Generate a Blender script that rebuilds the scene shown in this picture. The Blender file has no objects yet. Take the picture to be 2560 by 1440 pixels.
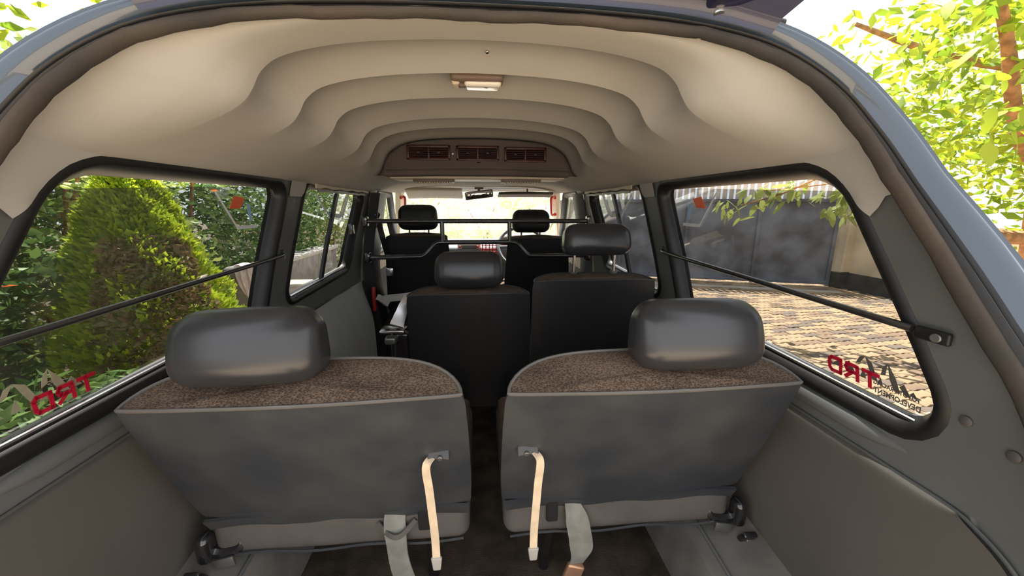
import bpy, bmesh, math, random
import numpy as np
from mathutils import Vector, Matrix

random.seed(7)
RNG = np.random.default_rng(11)
scene = bpy.context.scene
COL = scene.collection
R = math.radians

# ------------------------------------------------------------------ camera, world, sun, exposure
cam_data = bpy.data.cameras.new('camera')
cam_data.sensor_width = 36.0
cam_data.lens = 36.0 * 960.0 / 2560.0
cam_data.clip_start = 0.02
cam_data.clip_end = 200
cam = bpy.data.objects.new('camera', cam_data)
COL.objects.link(cam)
cam.location = (0, 0, 0)
cam.rotation_euler = (R(90 - 12.2), 0, R(-4.76))
scene.camera = cam

world = bpy.data.worlds.new('sky')
scene.world = world
world.use_nodes = True
bg = world.node_tree.nodes['Background']
bg.inputs['Color'].default_value = (0.93, 0.96, 1.0, 1)
bg.inputs['Strength'].default_value = 0.95

sun_data = bpy.data.lights.new('sun', 'SUN')
sun_data.energy = 10.0
sun_data.angle = R(0.6)
sun_data.color = (1.0, 0.94, 0.84)
sun = bpy.data.objects.new('sun', sun_data)
COL.objects.link(sun)
SUN_DIR = Vector((0.02, 0.46, 0.88)).normalized()
sun.rotation_euler = SUN_DIR.to_track_quat('Z', 'Y').to_euler()
sun.location = (6, 12, 20)

vs = scene.view_settings
vs.view_transform = 'Standard'
vs.look = 'None'
vs.gamma = 1
vs.use_curve_mapping = False
vs.exposure = 0.95
scene.cycles.max_bounces = 10
scene.cycles.diffuse_bounces = 5
scene.cycles.transparent_max_bounces = 16
scene.cycles.sample_clamp_indirect = 6

GROUND_Z = -1.52
FLOOR_Z = -0.98

# ------------------------------------------------------------------ materials
MATS = {}

def nodes_of(name):
    m = bpy.data.materials.new(name)
    m.use_nodes = True
    nt = m.node_tree
    return m, nt, nt.nodes['Principled BSDF']

def mat(name, col, rough=0.6, metal=0.0, noise=0.0, nscale=8.0, bump=0.0, bscale=60.0, bdist=0.002,
        coat=0.0, spec=0.5, col2=None, stretch=(1, 1, 1), detail=4.0):
    if name in MATS:
        return MATS[name]
    m, nt, b = nodes_of(name)
    b.inputs['Base Color'].default_value = (*col, 1)
    b.inputs['Roughness'].default_value = rough
    b.inputs['Metallic'].default_value = metal
    b.inputs['Coat Weight'].default_value = coat
    b.inputs['Coat Roughness'].default_value = 0.06
    b.inputs['Specular IOR Level'].default_value = spec
    tc = nt.nodes.new('ShaderNodeTexCoord')
    mp = nt.nodes.new('ShaderNodeMapping')
    mp.inputs['Scale'].default_value = stretch
    nt.links.new(tc.outputs['Object'], mp.inputs['Vector'])
    if noise > 0 or col2:
        n = nt.nodes.new('ShaderNodeTexNoise')
        n.inputs['Scale'].default_value = nscale
        n.inputs['Detail'].default_value = detail
        nt.links.new(mp.outputs['Vector'], n.inputs['Vector'])
        mix = nt.nodes.new('ShaderNodeMix')
        mix.data_type = 'RGBA'
        c2 = col2 if col2 else tuple(max(0, c * (1 - noise)) for c in col)
        c1 = col if col2 else tuple(c * (1 + noise) for c in col)
        mix.inputs['A'].default_value = (*c1, 1)
        mix.inputs['B'].default_value = (*c2, 1)
        ramp = nt.nodes.new('ShaderNodeMapRange')
        ramp.inputs['From Min'].default_value = 0.35
        ramp.inputs['From Max'].default_value = 0.65
        nt.links.new(n.outputs['Fac'], ramp.inputs['Value'])
        nt.links.new(ramp.outputs['Result'], mix.inputs['Factor'])
        nt.links.new(mix.outputs['Result'], b.inputs['Base Color'])
    if bump > 0:
        n2 = nt.nodes.new('ShaderNodeTexNoise')
        n2.inputs['Scale'].default_value = bscale
        n2.inputs['Detail'].default_value = 3
        nt.links.new(mp.outputs['Vector'], n2.inputs['Vector'])
        bp = nt.nodes.new('ShaderNodeBump')
        bp.inputs['Strength'].default_value = bump
        bp.inputs['Distance'].default_value = bdist
        nt.links.new(n2.outputs['Fac'], bp.inputs['Height'])
        nt.links.new(bp.outputs['Normal'], b.inputs['Normal'])
    MATS[name] = m
    return m

def glass_mat(name, tint, reflect=1.0, dirt=0.0):
    m = bpy.data.materials.new(name)
    m.use_nodes = True
    nt = m.node_tree
    nt.nodes.clear()
    out = nt.nodes.new('ShaderNodeOutputMaterial')
    tr = nt.nodes.new('ShaderNodeBsdfTransparent')
    tr.inputs['Color'].default_value = (*tint, 1)
    gl = nt.nodes.new('ShaderNodeBsdfGlossy')
    gl.inputs['Roughness'].default_value = 0.02
    gl.inputs['Color'].default_value = (reflect, reflect, reflect, 1)
    fr = nt.nodes.new('ShaderNodeFresnel')
    geo = nt.nodes.new('ShaderNodeNewGeometry')
    ior = nt.nodes.new('ShaderNodeMapRange')
    ior.inputs['To Min'].default_value = 1.45
    ior.inputs['To Max'].default_value = 1 / 1.45
    nt.links.new(geo.outputs['Backfacing'], ior.inputs['Value'])
    nt.links.new(ior.outputs['Result'], fr.inputs['IOR'])
    mx = nt.nodes.new('ShaderNodeMixShader')
    nt.links.new(fr.outputs['Fac'], mx.inputs['Fac'])
    nt.links.new(tr.outputs[0], mx.inputs[1])
    nt.links.new(gl.outputs[0], mx.inputs[2])
    last = mx
    if dirt > 0:
        df = nt.nodes.new('ShaderNodeBsdfDiffuse')
        df.inputs['Color'].default_value = (0.6, 0.58, 0.52, 1)
        tc = nt.nodes.new('ShaderNodeTexCoord')
        n = nt.nodes.new('ShaderNodeTexNoise')
        n.inputs['Scale'].default_value = 9
        n.inputs['Detail'].default_value = 8
        nt.links.new(tc.outputs['Object'], n.inputs['Vector'])
        mr = nt.nodes.new('ShaderNodeMapRange')
        mr.inputs['From Min'].default_value = 0.45
        mr.inputs['From Max'].default_value = 0.8
        mr.inputs['To Min'].default_value = dirt * 0.3
        mr.inputs['To Max'].default_value = dirt
        nt.links.new(n.outputs['Fac'], mr.inputs['Value'])
        m2 = nt.nodes.new('ShaderNodeMixShader')
        nt.links.new(mr.outputs['Result'], m2.inputs['Fac'])
        nt.links.new(mx.outputs[0], m2.inputs[1])
        nt.links.new(df.outputs[0], m2.inputs[2])
        last = m2
    nt.links.new(last.outputs[0], out.inputs['Surface'])
    MATS[name] = m
    return m

def leaf_mat(name, c1, c2, trans=0.45, rough=0.5, nscale=3.0):
    m = bpy.data.materials.new(name)
    m.use_nodes = True
    nt = m.node_tree
    nt.nodes.clear()
    out = nt.nodes.new('ShaderNodeOutputMaterial')
    geo = nt.nodes.new('ShaderNodeNewGeometry')
    mix = nt.nodes.new('ShaderNodeMix')
    mix.data_type = 'RGBA'
    mix.inputs['A'].default_value = (*c1, 1)
    mix.inputs['B'].default_value = (*c2, 1)
    nt.links.new(geo.outputs['Random Per Island'], mix.inputs['Factor'])
    d = nt.nodes.new('ShaderNodeBsdfPrincipled')
    d.inputs['Roughness'].default_value = rough
    t = nt.nodes.new('ShaderNodeBsdfTranslucent')
    nt.links.new(mix.outputs['Result'], d.inputs['Base Color'])
    nt.links.new(mix.outputs['Result'], t.inputs['Color'])
    mx = nt.nodes.new('ShaderNodeMixShader')
    mx.inputs['Fac'].default_value = trans
    nt.links.new(d.outputs[0], mx.inputs[1])
    nt.links.new(t.outputs[0], mx.inputs[2])
    nt.links.new(mx.outputs[0], out.inputs['Surface'])
    MATS[name] = m
    return m

def weave_mat(name, c1, c2, scale=420.0):
    m, nt, b = nodes_of(name)
    b.inputs['Roughness'].default_value = 0.95
    b.inputs['Specular IOR Level'].default_value = 0.1
    tc = nt.nodes.new('ShaderNodeTexCoord')
    v = nt.nodes.new('ShaderNodeTexVoronoi')
    v.inputs['Scale'].default_value = scale
    mp = nt.nodes.new('ShaderNodeMapping')
    mp.inputs['Scale'].default_value = (0.55, 1, 1)
    nt.links.new(tc.outputs['Object'], mp.inputs['Vector'])
    nt.links.new(mp.outputs['Vector'], v.inputs['Vector'])
    n = nt.nodes.new('ShaderNodeTexNoise')
    n.inputs['Scale'].default_value = 14
    nt.links.new(mp.outputs['Vector'], n.inputs['Vector'])
    add = nt.nodes.new('ShaderNodeMath')
    add.operation = 'MULTIPLY'
    nt.links.new(v.outputs['Distance'], add.inputs[0])
    nt.links.new(n.outputs['Fac'], add.inputs[1])
    mr = nt.nodes.new('ShaderNodeMapRange')
    mr.inputs['From Min'].default_value = 0.08
    mr.inputs['From Max'].default_value = 0.38
    nt.links.new(add.outputs[0], mr.inputs['Value'])
    mix = nt.nodes.new('ShaderNodeMix')
    mix.data_type = 'RGBA'
    mix.inputs['A'].default_value = (*c2, 1)
    mix.inputs['B'].default_value = (*c1, 1)
    nt.links.new(mr.outputs['Result'], mix.inputs['Factor'])
    nt.links.new(mix.outputs['Result'], b.inputs['Base Color'])
    bp = nt.nodes.new('ShaderNodeBump')
    bp.inputs['Strength'].default_value = 0.5
    bp.inputs['Distance'].default_value = 0.001
    nt.links.new(v.outputs['Distance'], bp.inputs['Height'])
    nt.links.new(bp.outputs['Normal'], b.inputs['Normal'])
    MATS[name] = m
    return m

M_LINER = mat('headliner_cloth', (0.43, 0.412, 0.382), 0.95, noise=0.05, nscale=3.0, bump=0.15, bscale=300, bdist=0.001, spec=0.1)
M_TRIM = mat('grey_trim', (0.125, 0.13, 0.128), 0.55, noise=0.08, nscale=6, bump=0.2, bscale=500, bdist=0.0006)
M_PANEL = mat('brown_grey_panel', (0.098, 0.089, 0.078), 0.75, noise=0.10, nscale=4, bump=0.2, bscale=500, bdist=0.0006)
M_DOORP = mat('light_grey_panel', (0.42, 0.43, 0.43), 0.6, noise=0.08, nscale=4)
M_RUBBER = mat('black_rubber', (0.012, 0.012, 0.013), 0.45, noise=0.2, nscale=20)
M_SEAL = mat('dirty_seal', (0.045, 0.045, 0.045), 0.9, col2=(0.105, 0.084, 0.068), nscale=3.5, bump=0.5, bscale=140, bdist=0.002, spec=0.2)
M_PAINT = mat('blue_grey_paint', (0.05, 0.072, 0.105), 0.26, metal=0.2, coat=1.0, noise=0.06, nscale=3)
M_NAVY = mat('navy_paint', (0.022, 0.024, 0.062), 0.35, coat=0.6, noise=0.15, nscale=5)
M_VINYL = mat('charcoal_vinyl', (0.058, 0.060, 0.062), 0.42, bump=0.3, bscale=13, bdist=0.006, col2=(0.030, 0.034, 0.042), nscale=6)
M_HEAD = mat('headrest_vinyl', (0.030, 0.031, 0.035), 0.30, spec=0.65, noise=0.12, nscale=7, bump=0.08, bscale=300, bdist=0.0005)
M_VINYL_D = mat('dark_vinyl', (0.012, 0.012, 0.013), 0.5, noise=0.15, nscale=6)  # near black: cabin contrast on the middle-row backs is put into the colour
M_FABRIC = weave_mat('brown_weave', (0.19, 0.135, 0.098), (0.045, 0.032, 0.024))
M_FABRIC_D = mat('brown_cloth', (0.11, 0.08, 0.06), 0.95, noise=0.2, nscale=30, spec=0.1)
M_PIPING = mat('piping', (0.13, 0.12, 0.11), 0.4, noise=0.1)
M_CUSH = mat('grey_vinyl_cushion', (0.092, 0.084, 0.079), 0.5, noise=0.15, nscale=9, bump=0.3, bscale=18, bdist=0.004)
M_CARPET = mat('brown_carpet', (0.06, 0.046, 0.034), 1.0, noise=0.35, nscale=14, bump=0.8, bscale=250, bdist=0.003, spec=0.05)
M_MAT = mat('ribbed_mat', (0.16, 0.145, 0.128), 0.7, noise=0.2, nscale=10, bump=0.3, bscale=120, bdist=0.001)
M_BLACKM = mat('black_metal', (0.012, 0.011, 0.012), 0.2, spec=0.8, noise=0.1, coat=0.5)
M_STEEL = mat('bright_steel', (0.62, 0.62, 0.62), 0.22, metal=1.0, noise=0.05)
M_GREYM = mat('grey_metal', (0.22, 0.22, 0.21), 0.35, metal=0.7, noise=0.1)
M_ROD = mat('black_rod', (0.16, 0.16, 0.16), 0.2, metal=0.85, spec=1.0, noise=0.1)
M_CREAM = mat('cream_strap', (0.70, 0.55, 0.38), 0.85, noise=0.12, nscale=30, bump=0.3, bscale=400, bdist=0.0005)
M_WEB = mat('grey_webbing', (0.22, 0.215, 0.19), 0.75, noise=0.18, nscale=25, bump=0.2, bscale=400, bdist=0.0005)
M_CLEARP = mat('clear_plastic_clip', (0.42, 0.40, 0.36), 0.25, noise=0.1)
M_COPPER = mat('copper_buckle', (0.62, 0.35, 0.22), 0.3, metal=0.6, noise=0.15)
M_HOUSING = mat('brown_grey_housing', (0.11, 0.09, 0.078), 0.8, noise=0.12, nscale=6)
M_CREAMP = mat('cream_plastic', (0.66, 0.57, 0.45), 0.5, noise=0.05)
M_BROWNP = mat('brown_plastic', (0.17, 0.12, 0.095), 0.5, noise=0.08)
M_LENS = mat('white_lens', (0.86, 0.82, 0.74), 0.12, noise=0.04, coat=0.5)
M_REDV = mat('dark_red_vent', (0.06, 0.013, 0.011), 0.4, noise=0.3, nscale=60)
M_RED = mat('red_plastic', (0.55, 0.03, 0.03), 0.35, noise=0.1)
M_DARK = mat('dark_void', (0.01, 0.01, 0.01), 0.9, noise=0.1)
M_MIRROR = mat('mirror_silver', (0.85, 0.86, 0.82), 0.03, metal=1.0, noise=0.01)
M_DASH = mat('dash_grey', (0.16, 0.17, 0.19), 0.55, noise=0.1)
M_WHITEP = mat('white_plastic', (0.78, 0.78, 0.78), 0.4, noise=0.04)
M_DRED = mat('decal_red', (0.50, 0.012, 0.04), 0.35, noise=0.05)
M_DGREY = mat('decal_grey', (0.10, 0.095, 0.085), 0.5, noise=0.1)
M_DTAN = mat('decal_tan', (0.30, 0.28, 0.20), 0.5, noise=0.15, nscale=30)
M_DWHITE = mat('decal_white', (0.75, 0.78, 0.80), 0.4, noise=0.05)
M_DORANGE = mat('decal_orange', (0.80, 0.12, 0.03), 0.4, noise=0.15)
M_DBLUE = mat('decal_blue', (0.30, 0.50, 0.75), 0.4, noise=0.15)
G_TINT = glass_mat('tinted_glass', (0.38, 0.39, 0.395), 1.0, dirt=0.10)
G_CLEAR = glass_mat('clear_glass', (0.92, 0.95, 0.94), 1.0, dirt=0.02)
M_GATE = mat('dark_gate_steel', (0.125, 0.14, 0.185), 0.5, noise=0.45, nscale=2.5, bump=0.3, bscale=8, bdist=0.01)
M_PICKET = mat('pale_picket', (0.50, 0.46, 0.44), 0.8, noise=0.15, nscale=3)
M_PLASTER = mat('beige_plaster', (0.66, 0.56, 0.42), 0.9, noise=0.2, nscale=2.0, bump=0.4, bscale=20, bdist=0.01)
M_MOSS = mat('dark_damp', (0.045, 0.045, 0.045), 0.9, noise=0.4, nscale=5)
M_MORTAR = mat('paver_joint', (0.13, 0.10, 0.07), 0.95, noise=0.3, nscale=9)
M_PAVE_A = mat('paver_tan', (0.42, 0.30, 0.185), 0.9, noise=0.18, nscale=3, bump=0.3, bscale=60, bdist=0.003)
M_PAVE_B = mat('paver_brown', (0.27, 0.185, 0.125), 0.9, noise=0.2, nscale=3, bump=0.3, bscale=60, bdist=0.003)
M_PAVE_C = mat('paver_grey', (0.20, 0.155, 0.125), 0.9, noise=0.2, nscale=3, bump=0.3, bscale=60, bdist=0.003)
M_SOIL = mat('garden_soil', (0.09, 0.075, 0.05), 1.0, noise=0.5, nscale=3)
M_STONE = mat('grey_stone', (0.22, 0.21, 0.20), 0.9, noise=0.25, nscale=5)
M_STONE_L = mat('pale_concrete', (0.50, 0.48, 0.45), 0.9, noise=0.15, nscale=5)
M_BARK = mat('orange_bark', (0.34, 0.17, 0.08), 0.9, noise=0.35, nscale=14, bump=0.6, bscale=40, bdist=0.01)
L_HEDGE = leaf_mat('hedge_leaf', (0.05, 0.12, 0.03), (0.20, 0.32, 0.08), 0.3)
L_LIGHT = leaf_mat('pale_leaf', (0.16, 0.26, 0.07), (0.42, 0.46, 0.12), 0.35)
L_CONIF = leaf_mat('conifer_leaf', (0.22, 0.34, 0.03), (0.60, 0.68, 0.04), 0.4)
L_PALE = leaf_mat('sunlit_leaf', (0.70, 0.76, 0.50), (0.85, 0.86, 0.70), 0.6)  # leaves whitened so the colour itself carries the overexposure ahead
L_DRY = leaf_mat('dry_leaf', (0.28, 0.17, 0.08), (0.22, 0.20, 0.07), 0.3)
L_TREE = leaf_mat('tree_leaf', (0.16, 0.27, 0.02), (0.44, 0.50, 0.03), 0.5)
L_RED = leaf_mat('red_flower', (0.75, 0.08, 0.02), (0.85, 0.20, 0.05), 0.3)
M_CLOTH = mat('pink_striped_cloth', (0.80, 0.68, 0.70), 0.9, col2=(0.55, 0.42, 0.47), nscale=6, stretch=(8, 8, 0.6))

# ------------------------------------------------------------------ object helpers
def tag(o, label=None, cat=None, group=None, kind=None):
    if label: o['label'] = label
    if cat: o['category'] = cat
    if group: o['group'] = group
    if kind: o['kind'] = kind
    return o

def mk(name, verts, faces, m, parent=None, smooth=True, angle=40):
    me = bpy.data.meshes.new(name)
    me.from_pydata([tuple(v) for v in verts], [], faces)
    me.validate()
    if smooth:
        me.polygons.foreach_set('use_smooth', [True] * len(me.polygons))
        me.set_sharp_from_angle(angle=R(angle))
    if m: me.materials.append(m)
    o = bpy.data.objects.new(name, me)
    COL.objects.link(o)
    if parent:
        o.parent = parent
        o.matrix_parent_inverse = Matrix.Translation(-Vector(parent.location)) if parent.parent is None and parent.type == 'EMPTY' else Matrix()
    return o

def empty(name, loc=(0, 0, 0)):
    o = bpy.data.objects.new(name, None)
    COL.objects.link(o)
    o.location = loc
    o.empty_display_size = 0.05
    return o

def thing(name, label, cat, loc=(0, 0, 0), group=None):
    return tag(empty(name, loc), label, cat, group)

def structure(name, loc=(0, 0, 0)):
    return tag(empty(name, loc), kind='structure')

def join(*ms):
    V, F = [], []
    for v, f in ms:
        k = len(V)
        V += [tuple(x) for x in v]
        F += [tuple(i + k for i in q) for q in f]
    return V, F

def box(c, s, r=0.0, seg=2, rot=None):
    bm = bmesh.new()
    bmesh.ops.create_cube(bm, size=1)
    for v in bm.verts:
        v.co = Vector((v.co.x * s[0], v.co.y * s[1], v.co.z * s[2]))
    if r > 0:
        bmesh.ops.bevel(bm, geom=list(bm.edges), offset=r, segments=seg, profile=0.5, affect='EDGES')
    M = Matrix.Translation(Vector(c)) @ (rot.to_4x4() if rot else Matrix())
    V = [M @ v.co for v in bm.verts]
    F = [[v.index for v in f.verts] for f in bm.faces]
    bm.verts.index_update()
    F = [[v.index for v in f.verts] for f in bm.faces]
    bm.free()
    return V, F

def loft(secs, closed=True, cap0=False, cap1=False):
    n = len(secs[0])
    V = [tuple(p) for s in secs for p in s]
    F = []
    for i in range(len(secs) - 1):
        for j in range(n if closed else n - 1):
            a = i * n + j
            b = i * n + (j + 1) % n
            F.append((a, b, b + n, a + n))
    if cap0: F.append(tuple(reversed(range(n))))
    if cap1: F.append(tuple(range((len(secs) - 1) * n, len(secs) * n)))
    return V, F

def smooth_path(pts, k=6):
    P = [Vector(p) for p in pts]
    out = []
    for i in range(len(P) - 1):
        p0 = P[max(i - 1, 0)]; p1 = P[i]; p2 = P[i + 1]; p3 = P[min(i + 2, len(P) - 1)]
        for j in range(k):
            t = j / k
            out.append(0.5 * ((2 * p1) + (p2 - p0) * t + (2 * p0 - 5 * p1 + 4 * p2 - p3) * t * t + (3 * p1 - p0 - 3 * p2 + p3) * t ** 3))
    out.append(P[-1])
    return out

def tube(pts, r, n=10, closed=False, cap=True, flat=None):
    P = [Vector(p) for p in pts]
    L = len(P)
    secs = []
    T0 = (P[1] - P[0]).normalized()
    up = Vector((0, 0, 1)) if abs(T0.z) < 0.9 else Vector((1, 0, 0))
    nrm = (up - T0 * up.dot(T0)).normalized()
    for i in range(L):
        if closed:
            T = (P[(i + 1) % L] - P[i - 1]).normalized()
        else:
            T = (P[min(i + 1, L - 1)] - P[max(i - 1, 0)]).normalized()
        nrm = (nrm - T * nrm.dot(T)).normalized()
        bn = T.cross(nrm)
        rr = r[i] if isinstance(r, (list, tuple)) else r
        secs.append([P[i] + (nrm * math.cos(a) + bn * math.sin(a) * (flat or 1)) * rr for a in [2 * math.pi * j / n for j in range(n)]])
    if closed: secs.append(secs[0])
    return loft(secs, True, cap and not closed, cap and not closed)

def ribbon(pts, width_dir, w, t):
    """flat strap: rectangle section swept along pts; width_dir one Vector or a list"""
    P = [Vector(p) for p in pts]
    secs = []
    for i, p in enumerate(P):
        T = (P[min(i + 1, len(P) - 1)] - P[max(i - 1, 0)]).normalized()
        wd = width_dir[i] if isinstance(width_dir, list) else width_dir
        wd = (wd - T * wd.dot(T)).normalized()
        nn = T.cross(wd).normalized()
        ww = w[i] if isinstance(w, list) else w
        secs.append([p + wd * ww / 2 + nn * t / 2, p - wd * ww / 2 + nn * t / 2, p - wd * ww / 2 - nn * t / 2, p + wd * ww / 2 - nn * t / 2])
    return loft(secs, True, True, True)

def axis_coords(h, r, k, m):
    a = [-h + r - r * math.tan(R(45) * (1 - i / k)) for i in range(k)]
    mid = [-(h - r) + 2 * (h - r) * i / m for i in range(m + 1)]
    return a + mid + [-x for x in reversed(a)]

def rounded(hx, hy, hz, r, k=4, m=4, deform=None):
    """rounded box; deform(x,y,z)->Vector"""
    ax = [axis_coords(hx, r, k, m), axis_coords(hy, r, k, m), axis_coords(hz, r, k, m)]
    h = (hx, hy, hz)
    idx, V, F = {}, [], []
    def vid(q):
        key = tuple(round(c, 6) for c in q)
        if key in idx: return idx[key]
        c = [max(-(h[i] - r), min(h[i] - r, q[i])) for i in range(3)]
        d = Vector(q) - Vector(c)
        p = Vector(c) + (d.normalized() * r if d.length > 1e-9 else Vector())
        if deform: p = deform(p.x, p.y, p.z)
        idx[key] = len(V); V.append(p)
        return idx[key]
    for a in range(3):
        u, w = (a + 1) % 3, (a + 2) % 3
        for s in (-1, 1):
            U, W = ax[u], ax[w]
            for i in range(len(U) - 1):
                for j in range(len(W) - 1):
                    q = []
                    for (ii, jj) in ((i, j), (i + 1, j), (i + 1, j + 1), (i, j + 1)):
                        p = [0, 0, 0]; p[a] = s * h[a]; p[u] = U[ii]; p[w] = W[jj]
                        q.append(vid(p))
                    F.append(tuple(q if s > 0 else reversed(q)))
    return V, F

def disc(c, nrm, r, n=16, thick=0.004):
    nrm = Vector(nrm).normalized()
    up = Vector((0, 0, 1)) if abs(nrm.z) < 0.9 else Vector((1, 0, 0))
    a = nrm.cross(up).normalized(); b = nrm.cross(a)
    c = Vector(c)
    secs = []
    for k, (rr, hh) in enumerate(((r, 0), (r, thick * 0.7), (r * 0.8, thick))):
        secs.append([c + nrm * hh + (a * math.cos(t) + b * math.sin(t)) * rr for t in [2 * math.pi * j / n for j in range(n)]])
    return loft(secs, True, True, True)

def interp(x, xs, ys):
    return float(np.interp(x, xs, ys))

# ------------------------------------------------------------------ van body profile
WZ = [-1.0, -0.75, -0.60, -0.45, -0.36, -0.20, 0.05, 0.12]
WX = [0.665, 0.685, 0.70, 0.715, 0.718, 0.700, 0.660, 0.646]
def W(z): return interp(z, WZ, WX)

OPEN = [(0.690, 0.20, -1.00), (0.698, 0.27, -0.60), (0.700, 0.315, -0.45), (0.694, 0.387, -0.274), (0.672, 0.468, -0.136), (0.638, 0.560, 0.02),
        (0.605, 0.597, 0.10), (0.552, 0.626, 0.175), (0.465, 0.660, 0.240), (0.338, 0.684, 0.276), (0.17, 0.694, 0.290), (0.0, 0.697, 0.293)]
OPEN_S = smooth_path(OPEN, 5)
OZ = [p.z for p in OPEN_S]; OY = [p.y for p in OPEN_S]
def y_open(z): return interp(z, OZ, OY)

WIN_Q = [(0.478, -0.362, 0.045), (1.275, -0.350, 0.02), (1.405, 0.058, 0.03), (0.700, 0.056, 0.13)]
WIN_M = [(1.455, -0.342, 0.03), (2.12, -0.325, 0.07), (2.325, 0.062, 0.035), (1.585, 0.066, 0.06)]
WIN_F = [(2.62, -0.31, 0.03), (3.42, -0.31, 0.04), (3.02, 0.06, 0.04), (2.62, 0.062, 0.03)]

def round_poly(corners, k=6, grow=0.0):
    n = len(corners); out = []
    P = [Vector((c[0], c[1])) for c in corners]
    if grow:
        c0 = sum(P, Vector((0, 0))) / n
        Q = []
        for i in range(n):
            e1 = (P[i] - P[i - 1]).normalized(); e2 = (P[(i + 1) % n] - P[i]).normalized()
            n1 = Vector((e1.y, -e1.x)); n2 = Vector((e2.y, -e2.x))
            d = (n1 + n2); d = d / (1 + n1.dot(n2))
            Q.append(P[i] + d * grow)
        P = Q
    for i in range(n):
        r = corners[i][2] + grow
        a = (P[i - 1] - P[i]); b = (P[(i + 1) % n] - P[i])
        ua, ub = a.normalized(), b.normalized()
        ang = math.acos(max(-1, min(1, ua.dot(ub))))
        t = r / math.tan(ang / 2)
        bis = (ua + ub).normalized()
        cc = P[i] + bis * (r / math.sin(ang / 2))
        s = P[i] + ua * t - cc; e = P[i] + ub * t - cc
        a0 = math.atan2(s.y, s.x); a1 = math.atan2(e.y, e.x)
        while a1 - a0 > math.pi: a1 -= 2 * math.pi
        while a1 - a0 < -math.pi: a1 += 2 * math.pi
        for j in range(k + 1):
            aa = a0 + (a1 - a0) * j / k
            out.append(cc + Vector((math.cos(aa), math.sin(aa))) * r)
        nxt = P[(i + 1) % n]
    # subdivide long straight runs
    res = []
    m = len(out)
    for i in range(m):
        p, q = out[i], out[(i + 1) % m]
        L = (q - p).length
        kk = max(1, int(L / 0.06))
        for j in range(kk): res.append(p + (q - p) * j / kk)
    return res

def ray_poly(c, d, poly):
    best = None
    n = len(poly)
    for i in range(n):
        p, q = poly[i], poly[(i + 1) % n]
        e = q - p
        den = d.x * e.y - d.y * e.x
        if abs(den) < 1e-12: continue
        w = p - c
        t = (w.x * e.y - w.y * e.x) / den
        u = (w.x * d.y - w.y * d.x) / den
        if t > 0 and -1e-9 <= u <= 1 + 1e-9:
            if best is None or t > best: best = t
    return best

def cell_mesh(win, cell, side, grow, off, rings=5):
    inner = round_poly(win, 6, grow)
    cell = [Vector(p) for p in cell]
    c = sum((Vector((w[0], w[1])) for w in win), Vector((0, 0))) / len(win)
    angs = sorted(set(round(math.atan2(p.y - c.y, p.x - c.x), 5) for p in inner + cell))
    secs = [[] for _ in range(rings + 1)]
    for a in angs:
        d = Vector((math.cos(a), math.sin(a)))
        t0 = ray_poly(c, d, inner); t1 = ray_poly(c, d, cell)
        if t0 is None or t1 is None: continue
        for i in range(rings + 1):
            p = c + d * (t0 + (max(t1, t0 + 0.002) - t0) * i / rings)
            secs[i].append((side * (W(p.y) + off), p.x, p.y))
    V, F = loft(secs, True)
    if side > 0: F = [tuple(reversed(f)) for f in F]
    return V, F

ZB, ZT = -0.45, 0.13
cell_q = [(1.365, ZB), (1.40, -0.30), (1.50, 0.08), (1.51, ZT)] + [(y_open(z), z) for z in (0.13, 0.08, 0.02, -0.06, -0.136, -0.20, -0.274, -0.36, ZB)]
cell_m = [(1.365, ZB), (2.33, ZB), (2.46, 0.08), (2.47, ZT), (1.51, ZT), (1.50, 0.08), (1.40, -0.30)]
cell_f = [(2.33, ZB), (3.60, ZB), (3.50, -0.33), (3.05, 0.09), (3.0, ZT), (2.47, ZT), (2.46, 0.08)]
CELLS = {'q': (WIN_Q, cell_q), 'm': (WIN_M, cell_m), 'f': (WIN_F, cell_f)}

def wall_patch(ys, zs, side, off=0.0, bulge=None):
    secs = []
    for z in zs:
        secs.append([(side * (W(z) + off - (bulge(y, z) if bulge else 0)), y, z) for y in ys(z)])
    V, F = loft(secs, False)
    if side < 0: F = [tuple(reversed(f)) for f in F]
    return V, F

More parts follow.
